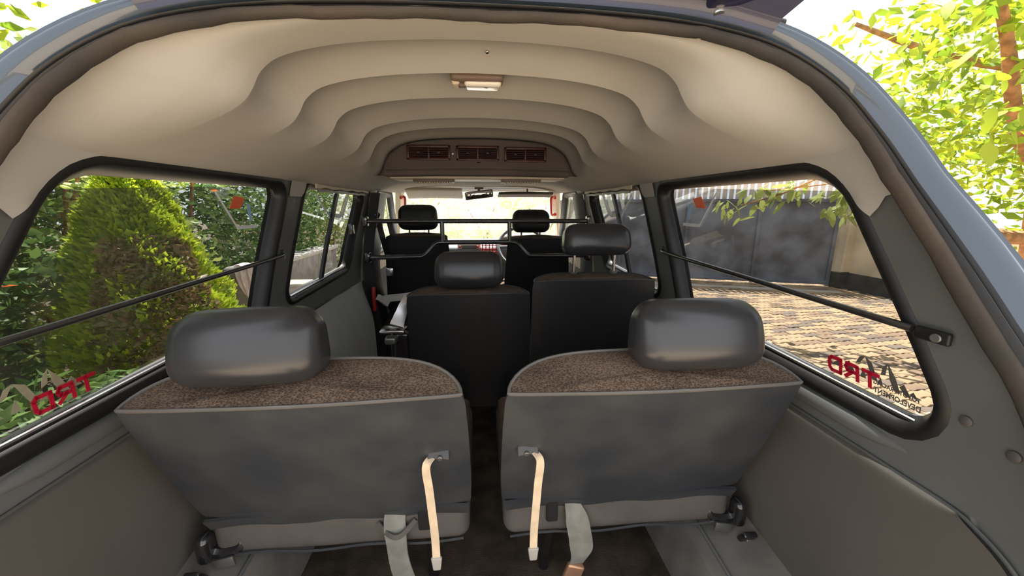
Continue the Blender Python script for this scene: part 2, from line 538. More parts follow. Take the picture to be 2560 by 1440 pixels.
wall_l = structure('wall_left'); wall_r = structure('wall_right')
win_no = 0
for side, wall in ((-1, wall_l), (1, wall_r)):
    for key in 'qmf':
        win, cell = CELLS[key]
        V, F = cell_mesh(win, cell, side, 0.028, 0.0)
        nm = {'q': 'rear_quarter_trim', 'm': 'door_frame_trim', 'f': 'front_frame_trim'}[key]
        mk(nm, V, F, M_TRIM if key != 'f' else M_CREAMP, wall, angle=60)
        V, F = cell_mesh(win, cell, side, 0.012, 0.055)
        mk('outer_skin', V, F, M_PAINT, wall, angle=60)
        # window: rubber surround + pane
        win_no += 1
        w = structure('window_%d' % win_no)
        rings = []
        for g, o in ((0.034, -0.001), (0.026, -0.007), (0.014, -0.005), (0.004, 0.010), (-0.004, 0.022), (-0.004, 0.034)):
            pl = round_poly(win, 6, 0.03)
            base = round_poly(win, 6, 0.0)
            # same point count: build from growth along local normal
            n = len(base); ring = []
            for i in range(n):
                e = (base[(i + 1) % n] - base[i - 1]).normalized()
                nn = Vector((e.y, -e.x))
                p = base[i] + nn * g
                ring.append((side * (W(p.y) + o), p.x, p.y))
            rings.append(ring)
        V, F = loft(rings, True)
        if side > 0: F = [tuple(reversed(f)) for f in F]
        mk('rubber_surround', V, F, M_RUBBER, w, angle=70)
        base = round_poly(win, 6, 0.0)
        pane = [(side * (W(p.y) + 0.026), p.x, p.y) for p in base]
        cen = Vector((0, 0, 0))
        ys = [p.x for p in base]; zs = [p.y for p in base]
        # pane as horizontal strips so that it follows the curve of the side
        zlev = np.linspace(min(zs) + 1e-4, max(zs) - 1e-4, 14)
        secs = []
        for z in zlev:
            hits = []
            n = len(base)
            for i in range(n):
                p, q = base[i], base[(i + 1) % n]
                if (p.y - z) * (q.y - z) <= 0 and abs(p.y - q.y) > 1e-9:
                    hits.append(p.x + (q.x - p.x) * (z - p.y) / (q.y - p.y))
            a, b = min(hits), max(hits)
            secs.append([(side * (W(z) + 0.026), a + (b - a) * t, z) for t in (0, .25, .5, .75, 1)])
        V, F = loft(secs, False)
        mk('pane', V, F, G_TINT if key != 'f' else G_CLEAR, w)
        if key in 'qm':
            zb0, zb1 = (win[0][1], win[1][1])
            pts = [(side * (W(zb0 + (zb1 - zb0) * t) + 0.013), win[0][0] + 0.04 + (win[1][0] - win[0][0] - 0.06) * t, zb0 + (zb1 - zb0) * t + 0.001) for t in np.linspace(0, 1, 12)]
            mk('sill_highlight', *tube(pts, 0.0045, 8), M_STEEL, w)  # bright strip added to draw the highlight along the glass foot
        if key == 'm':   # sliding pane divider
            pts = [(side * (W(z) + 0.018), 1.80 + (z + 0.35) * 0.38, z) for z in np.linspace(-0.345, 0.066, 8)]
            V, F = ribbon(pts, Vector((0, 1, 0)), 0.028, 0.012)
            mk('divider_bar', V, F, M_RUBBER, w)
            pts = [(side * (W(-0.13) + 0.008), 2.17, -0.15), (side * (W(-0.13) + 0.008), 2.20, -0.10)]
            V, F = rounded(0.012, 0.022, 0.028, 0.006, 2, 1, lambda x, y, z: Vector((x + side * (W(-0.13) + 0.010), y + 2.19, z - 0.13)))
            mk('latch', V, F, M_BLACKM, w)
        if key == 'm':   # worn foil strip over the window head
            pts = [(side * (W(0.075) - 0.012), y, 0.078 + 0.003 * math.sin(y * 37)) for y in np.linspace(1.63, 2.36, 20)]
            V, F = ribbon(pts, Vector((0, 0, 1)), 0.020, 0.006)
            mk('head_strip', V, F, M_CREAMP, w)
            pts = [(side * (W(0.055) - 0.010), y, 0.056 + 0.002 * math.sin(y * 51)) for y in np.linspace(1.66, 2.34, 20)]
            V, F = ribbon(pts, Vector((0, 0, 1)), 0.010, 0.005)
            mk('head_strip', V, F, M_GREYM, w)

    # belt-line ledge below the quarter window, lower panels
    mk('inner_lining', *wall_patch(lambda z: np.linspace(y_open(z), 3.6, 40), np.linspace(ZB, FLOOR_Z, 12), side, 0.002), M_TRIM, wall)
    mk('outer_skin', *wall_patch(lambda z: np.linspace(y_open(z), 3.6, 30), np.linspace(ZB, -1.15, 12), side, 0.055), M_PAINT, wall)
    # raised brown-grey luggage panel
    def bul(y, z):
        e = min((-0.452 - z) / 0.012, 1.0)
        rr = 1.0
        return 0.010 * math.sqrt(max(0.0, 1 - (1 - max(0, min(1, e))) ** 2)) + 0.012 * math.exp(-((z + 0.62) / 0.14) ** 2)
    def ys_panel(z):
        t = (-0.452 - z) / (FLOOR_Z - -0.452) * -1
        d = (-0.452 - z)
        rear = 0.33 + 0.11 * math.exp(-d / 0.03) - 0.03 * min(1, d / 0.5)
        return np.linspace(rear, 1.345, 24)
    zs = [-0.452, -0.455, -0.459, -0.465, -0.472, -0.48, -0.49, -0.50] + list(np.linspace(-0.515, FLOOR_Z, 14))
    mk('luggage_side_panel', *wall_patch(ys_panel, zs, side, -0.001, bul), M_PANEL, wall)
    pts = [(side * (W(-0.452) - 0.003), y, -0.452) for y in np.linspace(1.34, 0.46, 20)]
    pts += [(side * (W(-0.452 - d) - 0.004), ys_panel(-0.452 - d)[0], -0.452 - d) for d in (0.002, 0.006, 0.012, 0.02, 0.032, 0.05, 0.08, 0.12, 0.2, 0.3, 0.45)]
    pts = smooth_path(pts, 2)
    mk('panel_edge_bead', *tube(pts, 0.003, 6), M_PIPING if side < 0 else M_TRIM, wall)

for s_, wall in ((-1, wall_l), (1, wall_r)):
    pts = [(s_ * (W(-0.412) + 0.006), y, -0.412) for y in np.linspace(0.52, 1.36, 20)]
    mk('belt_ledge', *tube(pts, [0.006, 0.014] + [0.020] * 18, 12), M_TRIM, wall)
# beige tongue of headliner over the rear pillar top and the pillar between the windows
def tongue(side, wall):
    base = round_poly(WIN_Q, 6, 0.0)
    n_ = len(base); ring = []
    for i in range(n_):
        e = (base[(i + 1) % n_] - base[i - 1]).normalized()
        ring.append(base[i] + Vector((e.y, -e.x)) * 0.030)
    ring = [p for p in ring if p.x < 0.80 and p.y > -0.026]
    ring.sort(key=lambda p: math.atan2(p.y + 0.1, p.x - 0.95))
    a = []
    for k in range(9):
        f = k / 8 * (len(ring) - 1); i = min(int(f), len(ring) - 2); q = ring[i].lerp(ring[i + 1], f - i)
        a.append((q.x, q.y))
    if a[0][1] < a[-1][1]: a.reverse()
    b = [(y_open(z), z) for z in (0.112, 0.095, 0.075, 0.055, 0.038)] + [(y_open(0.022), 0.022), (0.588, 0.014), (0.598, -0.004), (0.612, -0.019)]
    b[0] = (0.70, 0.13); b[1] = (0.63, 0.115); b[2] = (y_open(0.09), 0.09)
    secs = []
    for i in range(len(a)):
        row = []
        for j in range(7):
            t = j / 6
            y = a[i][0] + (b[i][0] - a[i][0]) * t; z = a[i][1] + (b[i][1] - a[i][1]) * t
            row.append((side * (W(z) - 0.009 - 0.003 * math.sin(math.pi * t)), y, z))
        secs.append(row)
    V, F = loft(secs, False)
    return mk('headliner_tongue', V, F, M_LINER, wall, angle=80)

# ------------------------------------------------------------------ ceiling
ceiling = structure('ceiling')
PROF_O = [(0.650, 0.082), (0.640, 0.104), (0.626, 0.128), (0.608, 0.153), (0.582, 0.178), (0.548, 0.203), (0.505, 0.226), (0.45, 0.247), (0.38, 0.265), (0.29, 0.279), (0.19, 0.288), (0.09, 0.293), (0.0, 0.294)]
PROF_A = [(0.650, 0.082), (0.596, 0.104), (0.545, 0.124), (0.492, 0.144), (0.448, 0.163), (0.416, 0.183), (0.398, 0.206), (0.382, 0.232), (0.348, 0.256), (0.28, 0.274), (0.19, 0.286), (0.09, 0.292), (0.0, 0.294)]
PROF_B = [(0.650, 0.075), (0.62, 0.084), (0.575, 0.097), (0.525, 0.112), (0.475, 0.128), (0.443, 0.158), (0.428, 0.196), (0.402, 0.236), (0.355, 0.266), (0.29, 0.285), (0.20, 0.295), (0.10, 0.300), (0.0, 0.301)]
LIPS = [0.782, 0.965, 1.170, 1.425, 1.61]
STEP = [0.42, 0.36, 0.30, 0.26, 0.20]
DROP = [0.62, 0.62, 0.58, 0.55, 0.30]

def prof_dense(P, m=48):
    pts = smooth_path([(p[0], p[1], 0) for p in P], 4)
    return [(p.x, p.y) for p in pts]
PA, PB, PO = prof_dense(PROF_A), prof_dense(PROF_B), prof_dense(PROF_O)
NPF = len(PA)

def recess(y, soft=1.0):
    if y <= LIPS[0]: return 0.0
    for i, l in enumerate(LIPS):
        nxt = LIPS[i + 1] if i + 1 < len(LIPS) else 1.855
        if l < y <= nxt:
            d = y - l
            Ls = nxt - l
            t = d / Ls
            # scallop between two ridges: rises gently, then falls steeply to the next ridge
            return soft * Ls * (STEP[i] * (t ** 3 - 2 * t ** 2 + t) - DROP[i] * (t ** 3 - t ** 2)) + 0.10 * Ls * (16 * t * t * (1 - t) ** 2) * (0.6 if i < 4 else 0.3) * 0.5
    return 0.0

def amp(i):
    x, z = PA[i]
    t = (0.215 - z) / (0.215 - 0.125)
    t = max(0, min(1, t))
    return 1 - t * t * (3 - 2 * t)

def roof_section(y, off=0.0):
    t = max(0.0, min(1.0, (y - 1.45) / 0.40)); t = t * t * (3 - 2 * t)
    half = []
    for i in range(NPF):
        o_ = max(0.0, min(1.0, (0.79 - y) / 0.19)); o_ = o_ * o_ * (3 - 2 * o_)
        a, b = PA[i], PB[i]
        a = (a[0] + (PO[i][0] - a[0]) * o_, a[1] + (PO[i][1] - a[1]) * o_)
        x = a[0] + (b[0] - a[0]) * t; z = a[1] + (b[1] - a[1]) * t
        i0, i1 = max(i - 1, 0), min(i + 1, NPF - 1)
        dx, dz = PA[i1][0] - PA[i0][0], PA[i1][1] - PA[i0][1]
        L = math.hypot(dx, dz) or 1
        nx, nz = dz / L, -dx / L     # outward
        if nx < 0: nx, nz = -nx, -nz
        if nz < 0: nx, nz = -nx, -nz
        if i == NPF - 1: nx, nz = 0, 1
        am = amp(i)
        h = recess(y, am) * am + off
        half.append((x + nx * h, z + nz * h))
    full = [(x, z) for x, z in half] + [(-x, z) for x, z in reversed(half[:-1])]
    return full

ys = [0.0]
yl = []
for i, l in enumerate(LIPS):
    prev = LIPS[i - 1] + 0.02 if i else 0.70
    yl += list(np.linspace(prev, l, 8))
    yl += [l + 0.0015, l + 0.003, l + 0.006, l + 0.010, l + 0.015]
yl += list(np.linspace(LIPS[-1] + 0.02, 1.86, 12)) + [2.0, 2.2, 2.4]
secs = []
# rear edge of the headliner follows the tailgate opening
edge = roof_section(0.60)
def open_y_for(x, z):
    ax = abs(x)
    xs_ = [p.x for p in reversed(OPEN_S)]; ys_ = [p.y for p in reversed(OPEN_S)]
    if ax <= 0.55:
        k = [(p.x, p.y) for p in OPEN_S if p.z > 0.05]
        k.sort()
        return interp(ax, [q[0] for q in k], [q[1] for q in k])
    return y_open(z)
for f in np.linspace(0.0, 1.0, 9)[:-1]:
    row = []
    far = roof_section(0.60 + 0.10 * f)
    for (x, z), (x2, z2) in zip(edge, far):
        y0 = open_y_for(x, z) - 0.004
        row.append((x + (x2 - x) * f, y0 + (max(0.70, y0) - y0) * f, z + (z2 - z) * f))
    secs.append(row)
for y in yl[1:]:
    secs.append([(x, y, z) for x, z in roof_section(y)])
V, F = loft(secs, False)
hl = mk('headliner', V, F, M_LINER, ceiling, angle=179)
for e in hl.data.edges:
    ya, yb = (hl.data.vertices[i].co.y for i in e.vertices)
    if abs(ya - yb) < 1e-6 and any(abs(ya - l) < 1e-5 for l in LIPS): e.use_edge_sharp = True
tongue(-1, ceiling); tongue(1, ceiling)
for s in (-1, 1):   # headliner flap at the top of the pillar between the windows
    secs = []
    for z in np.linspace(0.11, 0.030, 6):
        y0 = 1.437 + (z - 0.06) * 0.25; y1 = 1.555 + (z - 0.06) * 0.3
        if z < 0.05: y0 += (0.05 - z) * 0.2; y1 -= (0.05 - z) * 0.9
        secs.append([(s * (W(z) - 0.006), y0 + (y1 - y0) * t, z) for t in np.linspace(0, 1, 5)])
    mk('headliner_flap', *loft(secs, False), M_LINER, ceiling)
# cab ceiling ahead of the vent unit
secs = []
for y in np.linspace(1.87, 3.02, 8):
    zc = 0.140 - 0.010 * (y - 1.87)
    hw = 0.0
    row = []
    for x in np.linspace(-1, 1, 25):
        xx = x * (0.652 - 0.07 * max(0, (y - 2.4) / 0.6))
        row.append((xx, y, zc - 0.045 * abs(x) ** 5))
    secs.append(row)
mk('cab_headliner', *loft(secs, False), M_LINER, ceiling)
# outer roof
secs = []
for y in list(np.linspace(0.66, 1.80, 10)) + [1.9, 2.0, 2.2, 2.6, 3.02]:
    t = max(0, min(1, (y - 1.8) / 0.6)); 
    sec = []
    for i, (x, z) in enumerate(PO):
        zz = z + 0.042
        xx = x * 1.0 + 0.034
        zz = zz * (1 - t) + (min(zz, 0.185 - 0.06 * (xx / 0.7) ** 4)) * t
        sec.append((xx - 0.034 * (1 - x / 0.65), zz))
    full = [(0.706, 0.10)] + sec + [(-a, b) for a, b in reversed(sec[:-1])] + [(-0.706, 0.10)]
    secs.append([(a, y, b) for a, b in full])
mk('outer_roof', *loft(secs, False), M_PAINT, ceiling)

# ------------------------------------------------------------------ floor
floor = structure('floor')
mk('carpet', *box((0, 1.9, FLOOR_Z - 0.02), (1.34, 3.5, 0.04), 0.004), M_CARPET, floor)
mk('underbody', *box((0, 1.9, FLOOR_Z - 0.12), (1.40, 3.6, 0.10), 0.01), M_BLACKM, floor)
mk('cab_step', *box((0, 2.95, FLOOR_Z + 0.12), (1.30, 1.1, 0.24), 0.02), M_CARPET, floor)
for s in (-1, 1):   # wheel housings with ribbed mat on top
    secs = []
    for y, h in ((0.16, 0.0), (0.22, 0.08), (0.30, 0.10), (0.42, 0.115), (0.6, 0.135), (0.85, 0.16), (1.1, 0.165), (1.2, 0.14), (1.28, 0.0)):
        top = FLOOR_Z + h
        secs.append([(s * 0.498, y, FLOOR_Z), (s * 0.510, y, FLOOR_Z + max(0.0, h - 0.03) * 0.9), (s * 0.525, y, top - 0.008), (s * 0.545, y, top), (s * 0.60, y, top + 0.02 * (h > 0)), (s * 0.675, y, top + 0.05 * (h > 0))])
    V, F = loft(secs, False)
    if s < 0: F = [tuple(reversed(f)) for f in F]
    o = mk('wheel_housing', V, F, M_MAT, floor)
    pts = [(s * 0.556, y, FLOOR_Z + h + 0.006) for y, h in ((0.30, 0.10), (0.42, 0.115), (0.6, 0.135), (0.85, 0.16), (1.1, 0.165))]
    mk('mat_seam', *tube(smooth_path(pts, 4), 0.004, 6), M_TRIM, floor)

# ------------------------------------------------------------------ tailgate opening frame (trim), swept around the opening
half = [p for p in OPEN_S]
path = half + [Vector((-p.x, p.y, p.z)) for p in reversed(half[:-1])]
NPATH = len(path)
def frame_at(i):
    p = path[i]
    T = (path[min(i + 1, NPATH - 1)] - path[max(i - 1, 0)]).normalized()
    rad = Vector((p.x, 0, (p.z + 0.25) * 0.9))
    nout = (rad - T * rad.dot(T)).normalized()
    b = nout.cross(T).normalized()
    if b.y > 0: b = -b
    return p, nout, b
def opening_sweep(profile, rough_fn=None, squeeze=False):
    secs = []
    for i in range(NPATH):
        p, nout, b = frame_at(i)
        jit = rough_fn(i) if rough_fn else 0
        k = 1.0
        if squeeze:
            k = interp(abs(p.x), [0.0, 0.45, 0.56, 0.64, 0.67, 0.70], [0.50, 0.46, 0.54, 0.68, 0.95, 1.0])
        secs.append([p + nout * (u * k + jit) + b * v * (0.5 + 0.5 * k) for u, v in profile])
    return loft(secs, False)
trim1 = structure('trim_1')
wob = [0.0012 * math.sin(i * 0.9) + 0.001 * math.sin(i * 2.3 + 1) for i in range(NPATH)]
mk('door_seal', *opening_sweep([(0.003, -0.006), (-0.002, -0.004), (-0.005, 0.001), (-0.006, 0.009), (-0.004, 0.017), (0.001, 0.021), (0.005, 0.020)], lambda i: wob[i]), M_SEAL, trim1, angle=80)
mk('rubber_channel', *opening_sweep([(0.003, 0.016), (0.006, 0.025), (0.010, 0.028), (0.014, 0.026), (0.016, 0.019), (0.019, 0.019), (0.021, 0.025), (0.025, 0.027), (0.029, 0.022)], None, True), M_RUBBER, trim1, angle=50)
mk('painted_frame', *opening_sweep([(0.024, 0.018), (0.031, 0.020), (0.034, 0.014), (0.040, 0.014), (0.054, 0.026), (0.072, 0.032), (0.080, 0.030), (0.082, 0.026), (0.086, 0.026), (0.092, 0.028), (0.098, 0.022), (0.102, 0.010), (0.104, -0.02), (0.100, -0.08)], None, True), M_PAINT, trim1, angle=50)

# rear corner lower trim screws
for s in (1,):
    for (y, z) in ((0.455, -0.312), (0.400, -0.332)):
        mk('screw_cap', *disc((W(z) - 0.001, y, z), (-1, 0, 0), 0.008, 12, 0.004), M_CUSH, wall_r)

# ------------------------------------------------------------------ pillars and doors details
door1 = structure('door_1')
secs = []
for z in list(np.linspace(-0.44, -0.95, 14)):
    row = []
    fr = 2.22 + 0.10 * math.sin(max(0, min(1, (z + 0.95) / 0.5)) * math.pi * 0.5)
    for y in np.linspace(1.38, fr, 16):
        t = (y - 1.38) / (fr - 1.38)
        e = min(1, (1 - t) / 0.06); ez = min(1, (-0.44 - z) / 0.02 + 0.2)
        row.append((-(W(z) - 0.006 - 0.055 * math.sin(min(1, (-0.44 - z) / 0.25) * math.pi / 2) * math.sqrt(max(0.0, 1 - (1 - e) ** 2)) * min(1, t / 0.15)), y, z))
    secs.append(row)
V, F = loft(secs, False)
mk('door_panel', V, [tuple(reversed(f)) for f in F], M_DOORP, door1)
pts = [(-(W(-0.44) - 0.007), y, -0.437) for y in np.linspace(1.40, 2.30, 12)]
mk('panel_edge_bead', *tube(pts, 0.004, 6), M_STEEL, door1)
mk('courtesy_lamp', *box((-(0.648), 2.335, -0.56), (0.02, 0.03, 0.15), 0.006), M_RED, door1)
# door shut pillar (dark) ahead of the sliding door
secs = []
for z in np.linspace(0.07, -0.98, 20):
    y0 = 2.36 + 0.23 * (z + 0.45) * (1 if z > -0.45 else 0) * 0.5
    x = W(z) - 0.012
    secs.append([(-x, y0 - 0.01, z), (-(x - 0.05), y0 + 0.02, z), (-(x - 0.06), y0 + 0.10, z), (-(x - 0.055), y0 + 0.17, z), (-x, y0 + 0.20, z)])
V, F = loft(secs, False)
mk('door_pillar', V, F, M_RUBBER, wall_l)
secs = []
for z in np.linspace(0.07, -0.98, 20):
    y0 = 2.40 + 0.23 * (z + 0.45) * (1 if z > -0.45 else 0) * 0.5
    x = W(z) - 0.008
    secs.append([(x, y0 - 0.02, z), (x - 0.03, y0 + 0.02, z), (x - 0.035, y0 + 0.12, z), (x, y0 + 0.18, z)])
mk('door_pillar', *loft(secs, False), M_TRIM, wall_r)

# ------------------------------------------------------------------ windscreen, A pillars, dash
win_no += 1
ws = structure('window_%d' % win_no)
secs = []
for t in np.linspace(0, 1, 8):
    y = 3.03 + 0.55 * t; z = 0.115 - 0.41 * t; hw = 0.565 + 0.15 * t
    secs.append([(x * hw, y + 0.10 * (1 - x * x), z) for x in np.linspace(-1, 1, 17)])
mk('pane', *loft(secs, False), G_CLEAR, ws)
for s in (-1, 1):
    pts = [(s * (0.585 + 0.15 * t), 3.0 + 0.58 * t, 0.125 - 0.43 * t) for t in np.linspace(0, 1, 8)]
    mk('a_pillar_trim', *ribbon(pts, Vector((s * 0.6, 0.8, 0.3)), 0.075, 0.03), M_CREAMP, ws)
mk('windscreen_header', *ribbon([(x * 0.57, 3.02 + 0.10 * (1 - x * x), 0.122) for x in np.linspace(-1, 1, 13)], Vector((0, 1, -0.3)), 0.07, 0.02), M_LINER, ws)

dash = thing('dashboard', 'grey dashboard with radio under the bright windscreen', 'dashboard', (0, 3.35, -0.6))
def dd(x, y, z):
    return Vector((x, 3.40 + y - 0.05 * (z > 0.05), -0.50 + z))
mk('dash_body', *rounded(0.66, 0.17, 0.17, 0.05, 3, 4, dd), M_DASH, dash)
mk('dash_top', *rounded(0.64, 0.16, 0.02, 0.015, 2, 4, lambda x, y, z: Vector((x, 3.46 + y, -0.325 + z))), M_WHITEP, dash)
mk('instrument_hood', *rounded(0.17, 0.09, 0.05, 0.04, 3, 3, lambda x, y, z: Vector((0.34 + x, 3.30 + y, -0.285 + z - 0.6 * (x * x)))), M_BROWNP, dash)
rad = mk('radio', *box((-0.09, 3.205, -0.335), (0.19, 0.03, 0.055), 0.006), M_WHITEP, dash)
mk('radio_display', *box((-0.09, 3.188, -0.338), (0.12, 0.006, 0.025), 0.002), M_DASH, rad)
mk('radio_knob', *disc((-0.165, 3.189, -0.337), (0, -1, 0), 0.01, 12, 0.012), M_RED, rad)
mk('radio_knob', *disc((-0.02, 3.189, -0.337), (0, -1, 0), 0.01, 12, 0.012), M_RED, rad)

bk = thing('red_basket', 'red plastic lattice basket on the dashboard beside the steering wheel', 'basket', (0.075, 3.12, -0.42))
for i in range(5):
    mk('lattice_bar', *box((0.02 + i * 0.028, 3.15, -0.36), (0.008, 0.01, 0.10), 0.002), M_RED, bk)
for i in range(4):
    mk('lattice_bar', *box((0.076, 3.15, -0.325 - i * 0.026), (0.13, 0.01, 0.008), 0.002), M_RED, bk)
mk('basket_floor', *box((0.076, 3.19, -0.415), (0.13, 0.08, 0.01), 0.002), M_RED, bk)

sw = thing('steering_wheel', 'pale steering wheel ahead of the right front seat', 'steering wheel', (0.34, 2.98, -0.30))
ctr = Vector((0.33, 3.02, -0.325)); tilt = Matrix.Rotation(R(-38), 3, 'X')
ring = [ctr + tilt @ Vector((0.185 * math.cos(a), 0.0, 0.185 * math.sin(a))) for a in [2 * math.pi * i / 40 for i in range(40)]]
mk('rim', *tube(ring, 0.014, 8, closed=True), M_DASH, sw)
for a in (0, 180, 270):
    e = ctr + tilt @ Vector((0.18 * math.cos(R(a)), 0, 0.18 * math.sin(R(a))))
    mk('spoke', *tube([ctr + Vector((0, 0.03, 0)), e], 0.012, 8), M_DASH, sw)
mk('hub', *rounded(0.05, 0.025, 0.04, 0.02, 3, 1, lambda x, y, z: ctr + tilt @ Vector((x, y + 0.02, z))), M_DASH, sw)
mk('column', *tube([ctr + Vector((0, 0.02, -0.01)), ctr + Vector((0, 0.25, -0.20))], 0.03, 10), M_DASH, sw)

# sun visors, mirror, handles
def visor(name, label, x0, x1, y, z, dark, ang):
    v = thing(name, label, 'sun visor', ((x0 + x1) / 2, y, z), 'sun visors above the windscreen')
    cx = (x0 + x1) / 2; hw = (x1 - x0) / 2
    Rm = Matrix.Rotation(R(ang), 3, 'X')
    mk('visor_pad', *rounded(hw, 0.075, 0.009, 0.008, 2, 5, lambda a, b, c: Vector((cx, y, z)) + Rm @ Vector((a, b + 0.012 * (a / hw) ** 2, c))), M_HOUSING if dark else M_CREAMP, v)
    mk('pivot_arm', *tube([(cx + (hw * 0.1 if dark else -hw * 0.8), y + 0.04, z), (cx + (hw * 0.1 if dark else -hw * 0.8), y + 0.05, z + 0.045)], 0.006, 8), M_BROWNP, v)
visor('sun_visor', 'creased cream sun visor hanging at the passenger side of the windscreen', -0.52, -0.12, 2.88, 0.085, False, -24)
visor('sun_visor', 'dark sun visor folded up on the driver side', 0.14, 0.54, 2.90, 0.075, True, -8)  # pad takes the darker brown-grey material

mir = thing('rear_view_mirror', 'tilted rear view mirror hanging at the top of the windscreen', 'mirror', (0.0, 3.0, 0.12))
mR = Matrix.Rotation(R(-7), 3, 'Y') @ Matrix.Rotation(R(6), 3, 'X')
mc = Vector((0.0, 2.96, 0.075))
mk('mirror_shell', *rounded(0.105, 0.012, 0.030, 0.011, 3, 3, lambda x, y, z: mc + mR @ Vector((x, y, z))), M_GREYM, mir)
mk('mirror_glass', *rounded(0.096, 0.002, 0.023, 0.0018, 1, 2, lambda x, y, z: mc + mR @ Vector((x, y - 0.0125, z))), M_MIRROR, mir)
mk('stem', *tube([mc + Vector((0, 0.012, 0.01)), mc + Vector((0, 0.03, 0.05))], [0.006, 0.012], 8), M_BROWNP, mir)
mk('mount', *rounded(0.034, 0.02, 0.014, 0.008, 2, 1, lambda x, y, z: mc + Vector((x, y + 0.035, z + 0.052))), M_BROWNP, mir)

for s, lb in ((-1, 'red grab handle on the windscreen pillar by the passenger seat'), (1, 'red grab handle on the windscreen pillar by the driver seat')):
    g = thing('grab_handle', lb, 'handle', (s * 0.60, 3.05, 0.0), 'red grab handles on the windscreen pillars')
    p0 = Vector((s * 0.585, 3.02, 0.055)); p1 = Vector((s * 0.615, 3.15, -0.075))
    ins = Vector((-s * 0.035, -0.04, 0))
    mk('grip', *tube(smooth_path([p0, p0 + ins, (p0 + p1) / 2 + ins * 1.1, p1 + ins, p1], 4), 0.010, 8), M_RED, g)
    mk('mount', *disc(p0, (-s, -1, 0), 0.014, 10, 0.008), M_RED, g)
    mk('mount', *disc(p1, (-s, -1, 0), 0.014, 10, 0.008), M_RED, g)

# ------------------------------------------------------------------ roof vent unit
vu = thing('roof_vent_unit', 'brown grey overhead air vent housing with three dark red louvres', 'air vent', (0, 1.88, 0.13))
arch = [(p[0], p[1]) for p in PB if p[1] >= 0.125 and p[0] < 0.47]
arch_full = [(x * 0.985, max(z - 0.008, 0.13)) for x, z in arch] + [(-x * 0.985, max(z - 0.008, 0.13)) for x, z in reversed(arch[:-1])]
YF = 1.855
c0 = [(x, YF, z) for x, z in arch_full]
secs = []
for k, yy in ((1.0, YF - 0.0), (0.99, YF - 0.008), (0.965, YF - 0.014), (0.9, YF - 0.015), (0.5, YF - 0.015), (0.02, YF - 0.015)):
    secs.append([(x * k, yy, 0.19 + (z - 0.19) * k) for x, z in arch_full])
V, F = loft(secs, True)
mk('housing_face', V, F, M_HOUSING, vu, angle=60)
def lower_roll(x, y, z):
    return Vector((x, 1.865 + y, 0.146 + z + 0.004 * math.cos(x * 6)))
mk('lower_roll', *rounded(0.43, 0.03, 0.017, 0.016, 3, 6, lower_roll), M_HOUSING, vu)
mk('underside_plate', *box((0, 1.99, 0.126), (0.82, 0.22, 0.012), 0.004), M_CREAMP, vu)
for gx in (-0.215, 0.205):
    gr = mk('return_grille', *box((gx, 1.955, 0.115), (0.19, 0.10, 0.016), 0.003), M_BROWNP, vu)
    for i in range(14):
        mk('grille_slat', *box((gx - 0.078 + i * 0.012, 1.955, 0.109), (0.006, 0.094, 0.012), 0.001), M_CREAMP, gr)
for vx, vz in ((-0.222, 0.229), (-0.003, 0.228), (0.214, 0.224)):
    b = mk('vent', *box((vx, YF - 0.016, vz), (0.192, 0.004, 0.062), 0.0015), M_DARK, vu)
    fy = YF - 0.022
    for (cx, cz, sx, sz) in ((0, 0.027, 0.192, 0.010), (0, -0.027, 0.192, 0.010), (-0.091, 0, 0.010, 0.062), (0.091, 0, 0.010, 0.062), (0, 0, 0.008, 0.05)):
        mk('vent_frame', *box((vx + cx, fy, vz + cz), (sx, 0.012, sz), 0.002), M_REDV, b)
    for i in range(5):
        mk('louvre', *box((vx, fy, vz - 0.017 + i * 0.0085), (0.176, 0.010, 0.0022), 0, rot=Matrix.Rotation(R(25), 3, 'X')), M_REDV, b)
    for d in (-0.045, 0.045):
        mk('louvre_tab', *box((vx + d, fy - 0.006, vz), (0.012, 0.006, 0.005), 0.001), M_HOUSING, b)
mk('vent_screw', *disc((-0.115, YF - 0.016, 0.225), (0, -1, 0), 0.006, 10, 0.004), M_STEEL, vu)

# ------------------------------------------------------------------ dome lamp and roof screw
dz = 0.297 + recess(1.04) - 0.006
dl = thing('dome_lamp', 'small cream and brown interior lamp on the stepped headliner', 'lamp', (0.0, 1.045, dz))
mk('lamp_base', *rounded(0.066, 0.033, 0.012, 0.012, 4, 3, lambda x, y, z: Vector((x, 1.055 + y - 0.05 * x * x * 60 * 0.02, dz - 0.010 + z))), M_BROWNP, dl)
mk('lens', *rounded(0.046, 0.026, 0.009, 0.009, 4, 3, lambda x, y, z: Vector((x + 0.014, 1.058 + y, dz - 0.022 + z))), M_LENS, dl)
mk('end_cap', *rounded(0.010, 0.024, 0.008, 0.007, 3, 1, lambda x, y, z: Vector((x - 0.053, 1.058 + y, dz - 0.020 + z))), M_CREAMP, dl)
mk('switch', *box((-0.037, 1.052, dz - 0.026), (0.016, 0.02, 0.008), 0.002), M_BROWNP, dl)
mk('lens_mark', *box((0.022, 1.046, dz - 0.031), (0.010, 0.006, 0.002), 0.0005, rot=Matrix.Rotation(R(45), 3, 'Z')), M_BROWNP, dl)
zs_ = 0.297 + recess(0.90)
sc_ = thing('roof_screw', 'tiny screw sticking out of the headliner behind the lamp', 'screw', (0.022, 0.905, zs_))
mk('screw_shank', *tube([(0.020, 0.905, zs_ + 0.004), (0.022, 0.903, zs_ - 0.008)], 0.0015, 6), M_BROWNP, sc_)
mk('screw_head', *disc((0.022, 0.903, zs_ - 0.007), (0.2, -0.3, -1), 0.004, 10, 0.003), M_STEEL, sc_)

